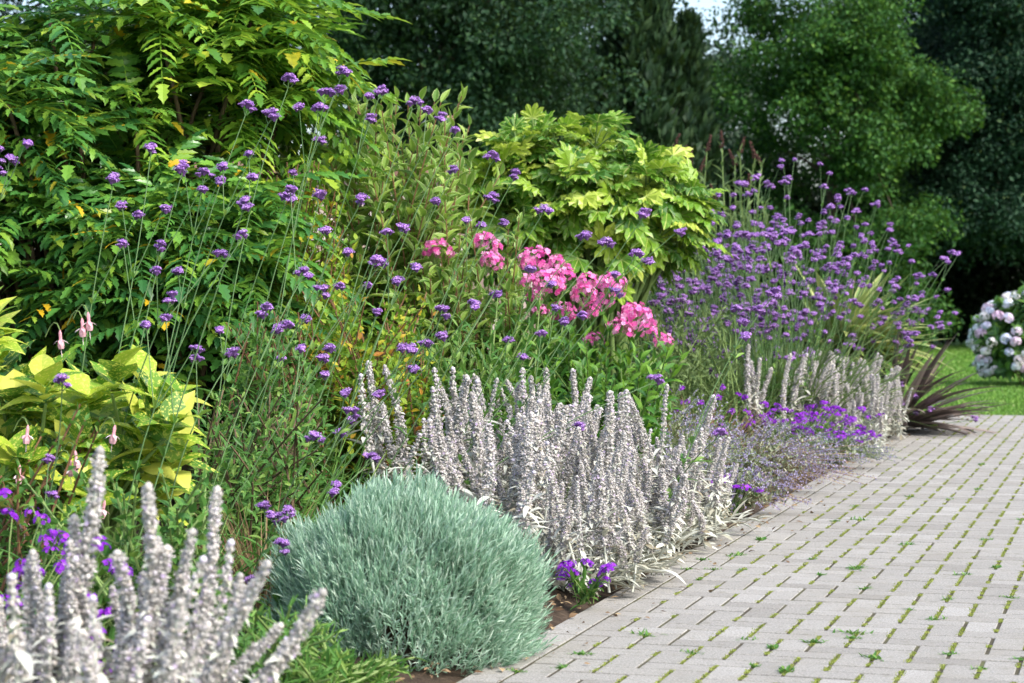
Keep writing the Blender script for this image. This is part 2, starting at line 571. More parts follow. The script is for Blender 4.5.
M['grass'] = plant_mat('grass_blade', [(0, (.075, .18, .025)), (.6, (.14, .30, .04)), (.93, (.24, .38, .08)), (1, (.36, .36, .15))], .5, .3, .3, nz=0)


def structure(o):
    o['kind'] = 'structure'
    return o


# ------------------------------------------------------------------ setting
def sheet(name, corners, mat, z):
    mb = MB()
    v = np.array([[c[0], c[1], z] for c in corners])
    mb.raw(v, [0, 1, 2, 3], [4])
    return structure(mb.build(name, mat))


S_LAWN = 12.34
sheet('lawn', [(-400, -60), (400, -60), (400, 700), (-400, 700)], M['lawn'], -0.06)
PV_S0, PV_S1, PV_T1 = -3.2, S_LAWN, 3.4

# bed soil
mb = MB()
ns, nt_ = 90, 60
ss, tt = np.linspace(-5.0, S_LAWN + .1, ns), np.linspace(-9.0, -0.108, nt_)
G = np.array([[ST(a, b) for b in tt] for a in ss])
ed = np.clip((-.108 - tt) / .25, 0, 1)[None, :]
G[:, :, 2] = -0.02 + ed * (.05 + .02 * rng.normal(size=(ns, nt_)))
G[-1, :, 2] = -.055
i, j = np.meshgrid(np.arange(ns - 1), np.arange(nt_ - 1), indexing='ij')
a = i * nt_ + j
q = np.stack([a, a + nt_, a + nt_ + 1, a + 1], -1).reshape(-1)
mb.raw(G.reshape(-1, 3), q, np.full(len(q) // 4, 4))
structure(mb.build('flower_bed', M['soil'], smooth=True))

# joint bed under the pavers
mb = MB()
mb.raw([ST(PV_S0, -.108, -.0035), ST(PV_S1, -.108, -.0035), ST(PV_S1, PV_T1, -.0035), ST(PV_S0, PV_T1, -.0035)], [3, 2, 1, 0], [4])
structure(mb.build('paving_joints', M['joint']))


def paver(mb, s0, s1, t0, t1, gap=.0055):
    s0, s1, t0, t1 = s0 + gap, s1 - gap, t0 + gap, t1 - gap
    dz, ts_, tt_ = rnd(-.0012, .0008), rnd(-.001, .001), rnd(-.002, .002)
    cs, ct = (s0 + s1) / 2, (t0 + t1) / 2
    v = []
    for ins, z in ((.0015, 0), (0, -.002), (0, -.05)):
        for s_, t_ in ((s0 + ins, t0 + ins), (s1 - ins, t0 + ins), (s1 - ins, t1 - ins), (s0 + ins, t1 - ins)):
            v.append(ST(s_, t_, z + dz + (s_ - cs) * ts_ + (t_ - ct) * tt_))
    lp = [3, 2, 1, 0]
    for r_ in (0, 4):
        for k in range(4):
            k2 = (k + 1) % 4
            lp += [r_ + k, r_ + k2, r_ + 4 + k2, r_ + 4 + k]
    mb.raw(v, lp, [4] * 9)


mb = MB()
U = .095
joints = []
for i in range(-1, int(PV_T1 / U)):
    for j in range(int(PV_S0 / U) - 1, int(PV_S1 / U) + 2):
        k = (i - j) % 4
        if k == 0:
            a, b, c, d = j * U, (j + 1) * U, i * U, (i + 2) * U
        elif k == 2:
            a, b, c, d = (j - 1) * U, (j + 1) * U, i * U, (i + 1) * U
        else:
            a = None
        if k != 0 and i >= 0:
            joints.append((j * U, (i + 1) * U))
        if a is None:
            continue
        a, b, c, d = max(a, PV_S0), min(b, PV_S1), max(c, 0.0), d
        if b - a > .03 and d - c > .03:
            paver(mb, a, b, c, d)
for j in range(int(PV_S0 / 0.19), int(PV_S1 / 0.19)):
    paver(mb, j * 0.19, min((j + 1) * 0.19, PV_S1), -.108, 0.0)
structure(mb.build('paving', M['paver']))

# moss in the joints that run away from the camera
jt = np.array(joints)
wet = .5 + .5 * np.sin(jt[:, 0] * 2.1 + 1.3 * np.sin(jt[:, 1] * 5)) * np.cos(jt[:, 1] * 3.3 - jt[:, 0] * .7)
wet = np.clip(wet + .45, 0, 1) * np.clip((jt[:, 1] - .02) / .35, .06, 1)
mb = MB()
n = 90
keep = rng.random(len(jt)) < .08 + .9 * wet
jt = jt[keep]; k = len(jt)
lo, hi = rnd(-.05, .25, k), rnd(.6, 1.05, k)
s_ = jt[:, 0, None] + U * (lo[:, None] + (hi - lo)[:, None] * rng.random((k, n)))
t_ = jt[:, 1, None] + rng.normal(size=(k, n)) * .0046
O = O0[None] + s_.reshape(-1, 1) * SD + t_.reshape(-1, 1) * TD
O[:, 2] = -.002
d = rdir(len(O)); d[:, 2] = np.abs(d[:, 2]) + .35
mb.inst(QUAD, O, d, rdir(len(O)), rnd(.003, .007, len(O)))
tag(mb.build('moss', M['moss']), 'yellow green moss filling the joints of the block paving', 'moss', kind='stuff')

# lawn blades
mb = MB()
n = 110000
dd = 17 + 24 * rng.random(n) ** 1.4
xx = dd * rnd(.13, .34, n)
O = np.stack([xx, dd, np.full(n, -.06)], -1)
rel = O - O0
m_ = rel @ SD > S_LAWN + .01
O = O[m_]; n = len(O)
d = rng.normal(size=(n, 3)) * .35; d[:, 2] = 1
mb.inst_mix(NARROW, O, d, rdir(n), rnd(.05, .085, n), rnd(.08, .16, n))
tag(mb.build('grass', M['grass']), 'short mown green grass of the lawn beyond the paving', 'grass', kind='stuff')


# ------------------------------------------------------------------ trees
def limbs(mb, base, top, r0, tips, n=3):
    mid = (base + top) / 2 + np.array([rnd(-.2, .2), rnd(-.2, .2), 0])
    tr = bez(base, mid, top, 9)
    mb.tube(tr, np.linspace(r0, r0 * .35, 9), 8)
    for t in tips:
        k = int(rng.integers(2, 8))
        a = tr[k]
        m = (a + t) / 2 + np.array([0, 0, .12 * np.linalg.norm(t - a)])
        mb.tube(bez(a, m, t, 6), np.linspace(r0 * .4, r0 * .06, 6), 5)


def tree(name, label, px, d, h, rx, ry, zc, rz, nclump, nleaf, size, mat, tpl=CARD, clump=1.0, group='trees behind the garden', flat=.7, off=0.0):
    base = B(px, d, -.06)
    t = thing(name, label, 'tree', base, group)
    cc = base + np.array([off, 0, zc])
    u = rdir(nclump)
    rho = rnd(.3, 1.15, nclump) ** .6
    C = cc + u * rho[:, None] * np.array([rx, ry, rz])
    C[:, 2] = np.maximum(C[:, 2], .5)
    C[:14] = cc + rdir(14) * np.array([.35 * rx, .1, .8 * rz]) - np.array([0, .7 * ry, 0])
    cs = rnd(.45, 1.3, nclump) * clump
    cs[:14] = .8 * clump
    nsub = nclump * 20
    ws = rng.choice(nclump, nsub, p=cs ** 2 / (cs ** 2).sum())
    q = rdir(nsub) * (rng.random(nsub) ** .4)[:, None]
    SC = C[ws] + q * cs[ws][:, None] * np.array([1, 1, flat])
    sr = rnd(.18, .42, nsub)
    w = rng.choice(nsub, nleaf, p=sr ** 2 / (sr ** 2).sum())
    q = rdir(nleaf) * (rng.random(nleaf) ** .5)[:, None]
    O = SC[w] + q * sr[w][:, None] * np.array([1.15, 1.15, .75])
    Y = unit(q * .6 + rdir(nleaf) * .8 + np.array([0, 0, -.25]))
    N = unit(rdir(nleaf) * .8 + np.array([0, 0, .9]) + q * .5)
    ok = O[:, 2] > .1
    mb = MB().inst_mix(tpl, O[ok], Y[ok], N[ok], size * rnd(.6, 1.35, ok.sum()))
    mb.build('crown', mat, t)
    mb = MB()
    limbs(mb, base, cc + np.array([0, 0, rz * .6]), max(.08, h * .013), C[rng.choice(nclump, min(16, nclump), False)])
    mb.build('trunk', M['bark'], t, smooth=True)
    return t


QT = [QUAD, leaf([0, .3, 0], .3, .2)]
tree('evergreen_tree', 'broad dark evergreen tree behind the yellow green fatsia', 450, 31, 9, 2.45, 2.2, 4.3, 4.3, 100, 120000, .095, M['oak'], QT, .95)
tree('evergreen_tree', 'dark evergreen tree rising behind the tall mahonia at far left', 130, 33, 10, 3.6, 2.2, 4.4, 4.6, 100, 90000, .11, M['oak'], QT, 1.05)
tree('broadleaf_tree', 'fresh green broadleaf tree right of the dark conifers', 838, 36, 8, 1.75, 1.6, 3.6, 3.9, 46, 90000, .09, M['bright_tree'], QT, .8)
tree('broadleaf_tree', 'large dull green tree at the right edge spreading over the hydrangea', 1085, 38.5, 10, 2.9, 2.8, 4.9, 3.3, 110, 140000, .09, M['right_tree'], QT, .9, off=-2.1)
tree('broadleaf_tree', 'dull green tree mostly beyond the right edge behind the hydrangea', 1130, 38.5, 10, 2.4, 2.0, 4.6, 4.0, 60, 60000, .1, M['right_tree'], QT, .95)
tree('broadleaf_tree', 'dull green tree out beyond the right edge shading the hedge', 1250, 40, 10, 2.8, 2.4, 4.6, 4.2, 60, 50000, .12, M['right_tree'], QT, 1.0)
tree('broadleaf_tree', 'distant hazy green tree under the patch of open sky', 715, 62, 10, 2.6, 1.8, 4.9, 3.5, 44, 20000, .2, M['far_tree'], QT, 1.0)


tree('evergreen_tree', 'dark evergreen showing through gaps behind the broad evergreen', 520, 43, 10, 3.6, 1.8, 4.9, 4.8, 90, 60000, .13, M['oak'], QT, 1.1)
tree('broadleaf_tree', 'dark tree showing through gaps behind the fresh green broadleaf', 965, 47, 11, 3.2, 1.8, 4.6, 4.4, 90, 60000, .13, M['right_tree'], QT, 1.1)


def conifer(label, px, d, h, r, n):
    base = B(px, d, -.06)
    t = thing('conifer_tree', label, 'tree', base, 'trees behind the garden')
    z = rng.random(n) ** 1.15
    th = rnd(0, 2 * math.pi, n)
    lump = 1 + .18 * np.sin(th * 5 + z * 17) + .12 * np.sin(th * 9 - z * 31)
    rr = r * (1 - z ** 1.6) * lump * rnd(.55, 1.0, n) ** .5 + .03
    O = base + np.stack([np.cos(th) * rr, np.sin(th) * rr, z * h + .1], -1)
    Y = np.stack([np.cos(th) * .5, np.sin(th) * .5, np.full(n, 1.0)], -1) + rng.normal(size=(n, 3)) * .3
    N = np.stack([np.cos(th), np.sin(th), np.full(n, .3)], -1) + rng.normal(size=(n, 3)) * .6
    MB().inst_mix([leaf([0, .16, .2, .1, 0], .2, .2)], O, Y, N, rnd(.13, .3, n)).build('crown', M['conifer'], t)
    MB().tube(bez(base, base + [0, 0, h * .5], base + [0, 0, h * .93], 6), np.linspace(.16, .02, 6), 7).build('trunk', M['bark'], t)


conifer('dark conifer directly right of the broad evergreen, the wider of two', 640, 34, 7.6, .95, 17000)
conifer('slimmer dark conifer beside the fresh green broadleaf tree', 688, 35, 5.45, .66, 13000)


def hedge(label, px0, px1, d0, d1, h, n):
    a, b = B(px0, d0, -.06), B(px1, d1, -.06)
    t = thing('hedge', label, 'hedge', (a + b) / 2, 'hedges under the trees')
    u = rng.random(n)
    dep = rnd(-.6, .6, n)
    z = h * (rng.random(n) ** .8) * (1 + .12 * np.sin(u * 23) + .08 * np.sin(u * 51 + 1))
    O = a + (b - a) * u[:, None] + np.array([0, 1, 0]) * dep[:, None]
    O[:, 2] = z
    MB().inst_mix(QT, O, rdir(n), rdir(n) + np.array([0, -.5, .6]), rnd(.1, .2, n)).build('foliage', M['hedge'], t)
    mb = MB()
    for k in range(14):
        q = a + (b - a) * (k + .5) / 14
        mb.tube(bez(q, q + [0.1, 0, h * .4], q + [0, .1, h * .8], 5), np.linspace(.05, .02, 5), 5)
    mb.build('stem', M['bark'], t)


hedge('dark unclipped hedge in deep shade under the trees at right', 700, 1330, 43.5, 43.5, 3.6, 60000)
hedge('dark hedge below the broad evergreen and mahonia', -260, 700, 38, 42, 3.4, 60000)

# ------------------------------------------------------------------ rubble wall behind the border
wl = thing('rubble_wall', 'low pale rubble stone wall with terracotta coping behind the border', 'wall', B(200, 13.4), None)
mb = MB()
A_, B_ = B(-220, 12.6), B(525, 14.2)
wd = unit(B_ - A_); wnrm = np.array([wd[1], -wd[0], 0])
Ltot = np.linalg.norm(B_ - A_)
z = 0.0
while z < 1.62:
    hh = rnd(.1, .2)
    x = rnd(-.2, 0)
    while x < Ltot:
        w = rnd(.14, .38)
        c0 = A_ + wd * (x + w / 2) + np.array([0, 0, z + hh / 2])
        v = []
        for sy in (-1, 1):
            for a_, b_ in ((-1, -1), (1, -1), (1, 1), (-1, 1)):
                k_ = 1 if sy > 0 else .82
                v.append(c0 + wd * a_ * (w / 2 - .008) * k_ * rnd(.9, 1.02) + wnrm * (-.15 if sy < 0 else 0) * -1 * (-1) * rnd(.85, 1.15) + np.array([0, 0, b_ * (hh / 2 - .007) * k_ * rnd(.9, 1.03)]))
        mb.raw(v, [0, 1, 2, 3, 4, 5, 1, 0, 5, 6, 2, 1, 6, 7, 3, 2, 7, 4, 0, 3, 7, 6, 5, 4], [4] * 6)
        x += w
    z += hh
mb.build('stonework', M['stone'], wl)
mb = MB()
v = [A_ + wnrm * .03, B_ + wnrm * .03, B_ - wnrm * .28, A_ - wnrm * .28]
v = [p_ + np.array([0, 0, 0.0]) for p_ in v] + [p_ + np.array([0, 0, 1.60]) for p_ in v]
mb.raw([p_ - wnrm * .06 for p_ in v], [0, 1, 5, 4, 1, 2, 6, 5, 2, 3, 7, 6, 3, 0, 4, 7, 4, 5, 6, 7], [4] * 5)
mb.build('mortar', M['soil'], wl)
mb = MB()
x = 0.0
while x < Ltot:
    w = .23
    c0 = A_ + wd * (x + w / 2) + np.array([0, 0, z + .03 + rnd(-.006, .006)]) - wnrm * .1
    v = []
    for zz, k_ in ((-.03, 1), (.012, 1), (.055, .35)):
        for a_, b_ in ((-1, -1), (1, -1), (1, 1), (-1, 1)):
            v.append(c0 + wd * a_ * (w / 2 - .004) + wnrm * b_ * .2 * k_ + np.array([0, 0, zz]))
    lp = [8, 9, 10, 11]
    for r_ in (0, 4):
        for k in range(4):
            k2 = (k + 1) % 4
            lp += [r_ + k, r_ + k2, r_ + 4 + k2, r_ + 4 + k]
    mb.raw(v, lp, [4] * 9)
    x += w
mb.build('coping', M['coping'], wl)


# ------------------------------------------------------------------ shrubs
def frame_of(A):
    A = unit(A)
    ref = np.where(np.abs(A[:, 2:3]) < .9, np.array([[0, 0, 1.0]]), np.array([[1.0, 0, 0]]))
    x = unit(np.cross(A, ref))
    return x, np.cross(A, x)


def spiral(Pp, A, L, nl, t0=.2, t1=1.0, a0=R(75), a1=R(35), phase=2.39996, jit=.25):
    """leaves set round each shoot: origins, directions, upper-side normals"""
    k = len(Pp)
    A = unit(A)
    x, y = frame_of(A)
    j = np.arange(nl)
    t = t0 + (t1 - t0) * (j + .5) / nl
    ang = a0 + (a1 - a0) * (j / max(1, nl - 1))
    ph = rnd(0, 6.28, k)[:, None] + j[None] * phase + rng.normal(size=(k, nl)) * jit
    rad = x[:, None] * np.cos(ph)[..., None] + y[:, None] * np.sin(ph)[..., None]
    L = np.broadcast_to(L, (k,))
    O = Pp[:, None] + A[:, None] * (L[:, None] * t[None])[..., None]
    ang = ang[None] + rng.normal(size=(k, nl)) * jit * .6
    Y = A[:, None] * np.cos(ang)[..., None] + rad * np.sin(ang)[..., None]
    N = A[:, None] * np.sin(ang)[..., None] - rad * np.cos(ang)[..., None]
    return O.reshape(-1, 3), Y.reshape(-1, 3), N.reshape(-1, 3), np.tile(t, k)


def dome_pts(n, c, r, shell=.55, low=-.25):
    out_p, out_u = [], []
    u = rdir(n * 4)
    u = u[u[:, 2] > low][:n]
    rho = shell + (1 - shell) * rng.random(len(u)) ** .6
    return c + u * rho[:, None] * np.asarray(r), u


def stems_to(mb, base, pts, r0=.012, r1=.004, spread=.12, every=1, up=.35):
    for q in pts[::every]:
        b0 = base + np.array([rnd(-spread, spread), rnd(-spread, spread), 0])
        m = b0 * .5 + q * .5
        m[2] = b0[2] + (q[2] - b0[2]) * (.5 + up * .5)
        m[:2] = b0[:2] * .65 + q[:2] * .35
        mb.tube(bez(b0, m, q, 6), np.linspace(r0, r1, 6), 5)


def mahonia(label, px, d, c_z, r, nros, mat, scale, base_z=0.0, keep=None):
    base = B(px, d)
    t = thing('mahonia_shrub', label, 'shrub', base, 'mahonia shrubs at the left')
    c = base + np.array([0, 0, c_z])
    Pq, u = dome_pts(nros, c, r, .35, -.75)
    mb, sm = MB(), MB()
    for q, uu in zip(Pq, u):
        ax = unit(uu * .5 + np.array([0, 0, 1.0]))
        k = int(rng.integers(9, 14))
        O, Y, N, _ = spiral(q[None], ax[None], .12, k, 0, 1, R(98), R(58), jit=.25)
        N = N * .4 + np.array([0, 0, 1.0])
        mb.inst_mix(FRONDS, O, Y, N, scale * rnd(.75, 1.15, k))
    stems_to(sm, base, Pq, .018, .009, .3)
    mb.build('foliage', mat, t)
    sm.build('stem', M['twig'], t, smooth=True)
    return t


mahonia('tall mahonia with long arching fresh green fronds at upper left', 190, 9.6, 1.80, (.44, .6, .56), 34, M['mahonia_light'], .50)
mahonia('dense dark spiny mahonia at the left edge behind the fuchsia', 40, 9.2, 1.2, (.75, .7, 1.15), 100, M['mahonia_dark'], .42)
mahonia('lower mahonia with drooping dark fronds behind the leaning verbena', 185, 9.0, .82, (.5, .5, .62), 52, M['mahonia_dark'], .40)

# fatsia
base = B(590, 11.8)
t = thing('fatsia_shrub', 'broad yellow green fatsia with large hand shaped leaves behind the pink phlox', 'shrub', base)
c = P(578, 232, 11.8)
Pq, u = dome_pts(96, c, (.56, .42, .46), .6, -.6)
mb, sm = MB(), MB()
for q, uu in zip(Pq, u):
    ax = unit(uu * .8 + np.array([0, 0, .8]))
    k = 8
    O, Y, N, _ = spiral(q[None], ax[None], .10, k, 0, 1, R(85), R(30), jit=.3)
    pl = rnd(.08, .2, k)
    E = O + unit(Y) * pl[:, None]
    for a_, b_ in zip(O, E):
        sm.tube([a_, (a_ + b_) / 2 + [0, 0, .01], b_], .004, 4)
    Y2 = unit(Y + np.array([0, 0, -.35]))
    N2 = unit(N * .5 + uu * .3 + np.array([0, -.1, .8]))
    mb.inst_mix(PALM, E, Y2, N2, rnd(.095, .155, k))
stems_to(sm, base, Pq, .02, .01, .15)
mb.build('foliage', M['fatsia'], t)
sm.build('stem', M['green_twig'], t, smooth=True)


# variegated leafy-stemmed shrub, centre left
def leafy(name, label, cat, base, tips, lean, nl, tpl, lsize, mat, stem_mat, leaf_from=.25, a0=R(70), a1=R(30), phase=2.39996, r=.006, group=None, spread=.12, width=1.0, fluff=0.0):
    t = thing(name, label, cat, base, group)
    mb, sm = MB(), MB()
    for q in tips:
        b0 = base + np.array([rnd(-spread, spread), rnd(-spread, spread), 0])
        m = b0 * .55 + q * .45 + np.array([0, 0, .12 * (q[2] - b0[2])]) + rng.normal(size=3) * .02
        pts = bez(b0, m, q, 12)
        sm.tube(pts, np.linspace(r, r * .45, 12), 5)
        T_ = np.linspace(leaf_from, 1, nl)
        idx = T_ * 11
        i0 = np.minimum(idx.astype(int), 10)
        fr = (idx - i0)[:, None]
        Q = pts[i0] * (1 - fr) + pts[i0 + 1] * fr + rdir(nl) * (fluff * rng.random(nl))[:, None]
        A = unit(pts[i0 + 1] - pts[i0])
        x, y = frame_of(A)
        ph = rnd(0, 6.28) + np.arange(nl) * phase + rng.normal(size=nl) * .3
        ang = a0 + (a1 - a0) * np.linspace(0, 1, nl) ** 2 + rng.normal(size=nl) * .15
        rad = x * np.cos(ph)[:, None] + y * np.sin(ph)[:, None]
        Y = A * np.cos(ang)[:, None] + rad * np.sin(ang)[:, None]
        N = A * np.sin(ang)[:, None] - rad * np.cos(ang)[:, None]
        sz = lsize * (1 - .45 * np.linspace(0, 1, nl) ** 3) * rnd(.75, 1.2, nl)
        mb.inst_mix(tpl, Q, Y, N, sz, sz * width)
    mb.build('foliage', mat, t)
    sm.build('stem', stem_mat, t)
    return t


WEI = [leaf([.02, .15, .19, .16, .09, 0], .5, d) for d in (.05, .3, .5)]
tips = [P(rnd(318, 475), rnd(95, 330), rnd(9.6, 11.0)) for _ in range(100)]
tips += [P(x, y, 10.3) for x, y in ((345, 125), (330, 150), (397, 98), (408, 105), (385, 140), (470, 150), (445, 165), (500, 175), (322, 120), (420, 160), (360, 165), (440, 135))]
leafy('variegated_shrub', 'upright leafy shrub with pale edged leaves between mahonia and fatsia', 'shrub', B(395, 10.2), tips, 0, 40, WEI, .145, M['weigela'], M['red_twig'], .15, phase=math.pi / 2 + .0, spread=.35)

tips = [P(rnd(425, 520), rnd(215, 330), rnd(9.4, 10.2)) for _ in range(40)]
leafy('variegated_shrub', 'bushy green shrub with pale edged leaves left of the pink phlox', 'shrub', B(470, 9.9), tips, 0, 34, WEI, .115, M['weigela'], M['red_twig'], .15, phase=math.pi / 2, spread=.25)

# small yellowing bush
tips = [P(rnd(300, 430), rnd(285, 430), rnd(8.2, 9.2)) for _ in range(90)]
leafy('yellowing_shrub', 'low small leaved bush turning yellow below the variegated shrub', 'shrub', B(365, 8.7), tips, 0, 80, OVAL, .05, M['yellowing'], M['red_twig'], .2, spread=.3, fluff=.09)
tips = [P(rnd(225, 330), rnd(300, 420), rnd(7.8, 8.8)) for _ in range(60)]
leafy('yellowing_shrub', 'small leaved green bush behind the crossing verbena stems at left', 'shrub', B(275, 8.3), tips, 0, 70, OVAL, .05, M['weed'], M['red_twig'], .2, spread=.3, fluff=.08)
tips = [P(rnd(235, 345), rnd(160, 340), rnd(9.0, 9.8)) for _ in range(130)]
leafy('mixed_shrub', 'tall small leaved shrub with reddish twigs right of the mahonia', 'shrub', B(300, 9.4), tips, 0, 80, OVAL, .062, M['yellowing'], M['red_twig'], .2, spread=.35, fluff=.10)

# rose, one bloom over the wall
base = B(445, 11.6)
q = P(450, 122, 11.6)
t = leafy('rose_bush', 'tall rose shoot with one pale pink bloom above the variegated shrub', 'rose', base, [q, P(440, 130, 11.6), P(425, 140, 11.5), P(380, 118, 11.6), P(370, 122, 11.6)], 0, 26, OVAL, .06, M['phlox_leaf'], M['green_twig'], .5)
mb = MB()
for k in range(16):
    d = rdir(1)[0]; d[2] = abs(d[2]) + .2
    mb.inst(T([(0, 0, 0), (.5, .5, .1), (.35, 1, .3), (-.35, 1, .3), (-.5, .5, .1)], [(0, 1, 2, 3, 4)]), q, d, [d[0] * -.5, d[1] * -.5, 1], rnd(.022, .036))
mb.build('bloom', M['rose'], t)

# aucuba
for lab, px, d, rect, n in (('spotted golden aucuba behind the foreground lamb\'s ear at left', 85, 6.3, (12, 180, 388, 512), 60),
                            ('tall golden aucuba shoot at the left picture edge', 0, 6.5, (-70, 12, 335, 430), 16)):
    base = B(px, d)
    t = thing('aucuba_shrub', lab, 'shrub', base, 'golden spotted shrubs at the left')
    Pq = np.array([P(rnd(rect[0], rect[1]), rnd(rect[2], rect[3]), d + rnd(-.35, .35)) for _ in range(n)])
    # keep the outline domed
    cx, wv = (rect[0] + rect[1]) / 2, (rect[1] - rect[0]) / 2
    mb, sm = MB(), MB()
    for q in Pq:
        ox = (q[0] - base[0])
        q[2] -= .35 * ox * ox / .09 * .25
        q[2] = max(q[2], .12)
        ax = unit(np.array([ox * 1.5, rnd(-.6, .1), .9]))
        O, Y, N, _ = spiral(q[None], ax[None], .07, 8, 0, 1, R(88), R(35), jit=.3)
        mb.inst_mix(OVAL, O, Y, N * .6 + np.array([0, -.15, .6]), rnd(.10, .165, 8), rnd(.13, .19, 8))
    stems_to(sm, base, Pq, .010, .005, .15)
    mb.build('foliage', M['aucuba'], t)
    sm.build('stem', M['green_twig'], t)

# fuchsia with hanging pale flowers
base = B(30, 6.0)
tips = [P(rnd(-30, 100), rnd(400, 520), rnd(5.7, 6.2)) for _ in range(28)]
t = leafy('fuchsia_bush', 'fuchsia with hanging pale pink flowers beside the golden aucuba', 'fuchsia', base, tips, 0, 24, OVAL, .045, M['weed'], M['red_twig'], .25, spread=.25)
mb_f = MB()
for k in range(4):
    a = k * math.pi / 2 + .4
    mb_f.inst(LANCE[1], [0, 0, -.035], [math.cos(a), math.sin(a), -.35], [0, 0, 1], .032, .05)
mb_f.tube([[0, 0, 0], [0, 0, -.012], [0, 0, -.03], [0, 0, -.042]], [.002, .006, .0055, .009], 6)
mb_f.tube([[0, 0, -.04], [0, 0, -.055], [0, 0, -.066]], [.011, .013, .010], 6)
mb_f.tube([[0, 0, -.06], [.002, 0, -.095]], [.0012, .0012], 3)
fme = mb_f.mesh('flower', M['fuchsia'])
for px, py in ((60, 330), (88, 312), (82, 318), (28, 425), (75, 450), (70, 458), (20, 465), (22, 512), (105, 500), (115, 425)):
    q = P(px, py, 5.85)
    link_mesh('flower', fme, t, q - base, (rnd(-.2, .2), rnd(-.2, .2), rnd(0, 6)), .8)
    sb = MB().tube(bez(q + [-.05, .04, -.02], q + [-.02, .03, .05], q, 5), .0018, 4)
    sb.build('flower_stalk', M['green_twig'], t)


# ------------------------------------------------------------------ phlox
def phlox_head():
    mb = MB()
    n = 78
    u = rdir(n * 3); u = u[u[:, 2] > -.35][:n]
    O = u * np.array([.085, .085, .075]) * rnd(.7, 1.0, len(u))[:, None]
    mb.inst(PETAL5, O, unit(u + rng.normal(size=u.shape) * .3), rdir(len(u)), rnd(.0125, .0165, len(u)))
    for o in O[::3]:
        mb.tube([[0, 0, -.08], o * .8], .0012, 3, 1)
    return mb.mesh('flower_head', [M['phlox'], M['green_twig']])


PH = [phlox_head() for _ in range(3)]
PHX = [(438, 252, 1), (486, 246, 1), (492, 262, .8), (536, 262, 1.2), (548, 284, 1.1), (562, 275, .9), (588, 283, .8), (536, 296, .7), (561, 315, 1), (584, 296, .9),
       (612, 286, 1.0), (590, 310, .8), (636, 318, 1.1), (620, 330, .9), (645, 330, .9), (663, 342, .7), (594, 341, .7), (540, 312, .6), (632, 312, .7), (556, 262, .6), (604, 302, .7), (530, 283, .7)]
order = sorted(PHX)
grp = [order[i:i + 2] for i in range(0, len(order), 2)]
words_n = ['first', 'second', 'third', 'fourth', 'fifth', 'sixth', 'seventh', 'eighth', 'ninth', 'tenth', 'eleventh', 'twelfth', 'thirteenth', 'fourteenth', 'fifteenth', 'sixteenth', 'seventeenth', 'eighteenth', 'nineteenth', 'twentieth']
for gi, hs in enumerate(grp):
    mx = sum(h[0] for h in hs) / len(hs)
    d = 9.7 + rnd(-.25, .25)
    base = B(mx * .55 + 585 * .45 if mx > 500 else mx + 12, d)
    tp = [P(h[0], h[1] + 18, d) for h in hs]
    extra = [P(mx + rnd(-45, 35), rnd(330, 400), d - .2 + rnd(-.3, .3)) for _ in range(7)] if mx > 500 else []
    t = leafy('phlox_plant', f'pink flowering phlox, {words_n[gi]} from the left in the group before the fatsia', 'phlox', base, tp + extra, 0, 30, LANCE, .11, M['phlox_leaf'], M['green_twig'], .12, phase=math.pi / 2, group='pink phlox before the fatsia', spread=.1, width=1.15)
    for h, q in zip(hs, tp):
        link_mesh('flower_head', PH[int(rng.integers(3))], t, P(h[0], h[1], d) - base, (rnd(-.3, .3), rnd(-.3, .3), rnd(0, 6)), h[2] * .88)

# green herbaceous filler in front of the phlox
tips = [P(rnd(530, 670), rnd(350, 440), rnd(8.9, 9.6)) for _ in range(70)]
leafy('leafy_perennial', 'lush green leafy perennial below the pink phlox, above the silver spikes', 'plant', B(600, 9.3), tips, 0, 26, LANCE, .10, M['phlox_leaf'], M['green_twig'], .1, spread=.3, width=1.2)
tips = [P(rnd(400, 540), rnd(320, 440), rnd(8.6, 9.4)) for _ in range(70)] + [P(rnd(480, 570), rnd(280, 360), rnd(9.4, 9.9)) for _ in range(34)]
leafy('leafy_perennial', 'narrow leaved green perennial behind the left end of the silver spikes', 'plant', B(470, 9.0), tips, 0, 26, LANCE, .09, M['weed'], M['green_twig'], .1, spread=.3)


# ------------------------------------------------------------------ verbena
def verbena_head(n=85, r=.025):
    mb = MB()
    u = rdir(n * 3); u = u[u[:, 2] > .05][:n]
    lump = 1 + .18 * np.sin(np.arctan2(u[:, 1], u[:, 0]) * 3)
    O = u * np.array([r, r, r * .62]) * (lump * rnd(.8, 1.05, len(u)))[:, None]
    mb.inst(PETAL5, O, unit(u * .8 + np.array([0, 0, .5]) + rng.normal(size=u.shape) * .3), rdir(len(u)), rnd(.0032, .0046, len(u)))
    a = np.arange(7) / 7 * 6.283
    mb.tube([[0, 0, -r * .75], [0, 0, -r * .35], [0, 0, 0], [0, 0, r * .4]], [.002, r * .42, r * .85, r * .5], 8, 1)
    return mb.mesh('flower_head', [M['verbena'], M['verbena_calyx']])


VH = [verbena_head() for _ in range(4)]


def fork(sm, heads, p, d, ln, r, depth, size):
    """a stem tip that splits in threes, each end a flower head"""
    q = p + d * ln
    sm.tube([p, (p + q) / 2 + rng.normal(size=3) * .004, q], [r, r * .9, r * .8], 4)
    heads.append((q, d, size))
    if depth > 0:
        x, y = frame_of(d[None])
        a = rnd(0, 6.28)
        for sgn in (-1, 1):
            side = (x[0] * math.cos(a) + y[0] * math.sin(a)) * sgn
            fork(sm, heads, p, unit(d * .85 + side * rnd(.45, .75) + np.array([0, 0, .1])), ln * rnd(.6, 1.05), r * .8, depth - 1 if rng.random() < .75 else 0, size * rnd(.7, .95))


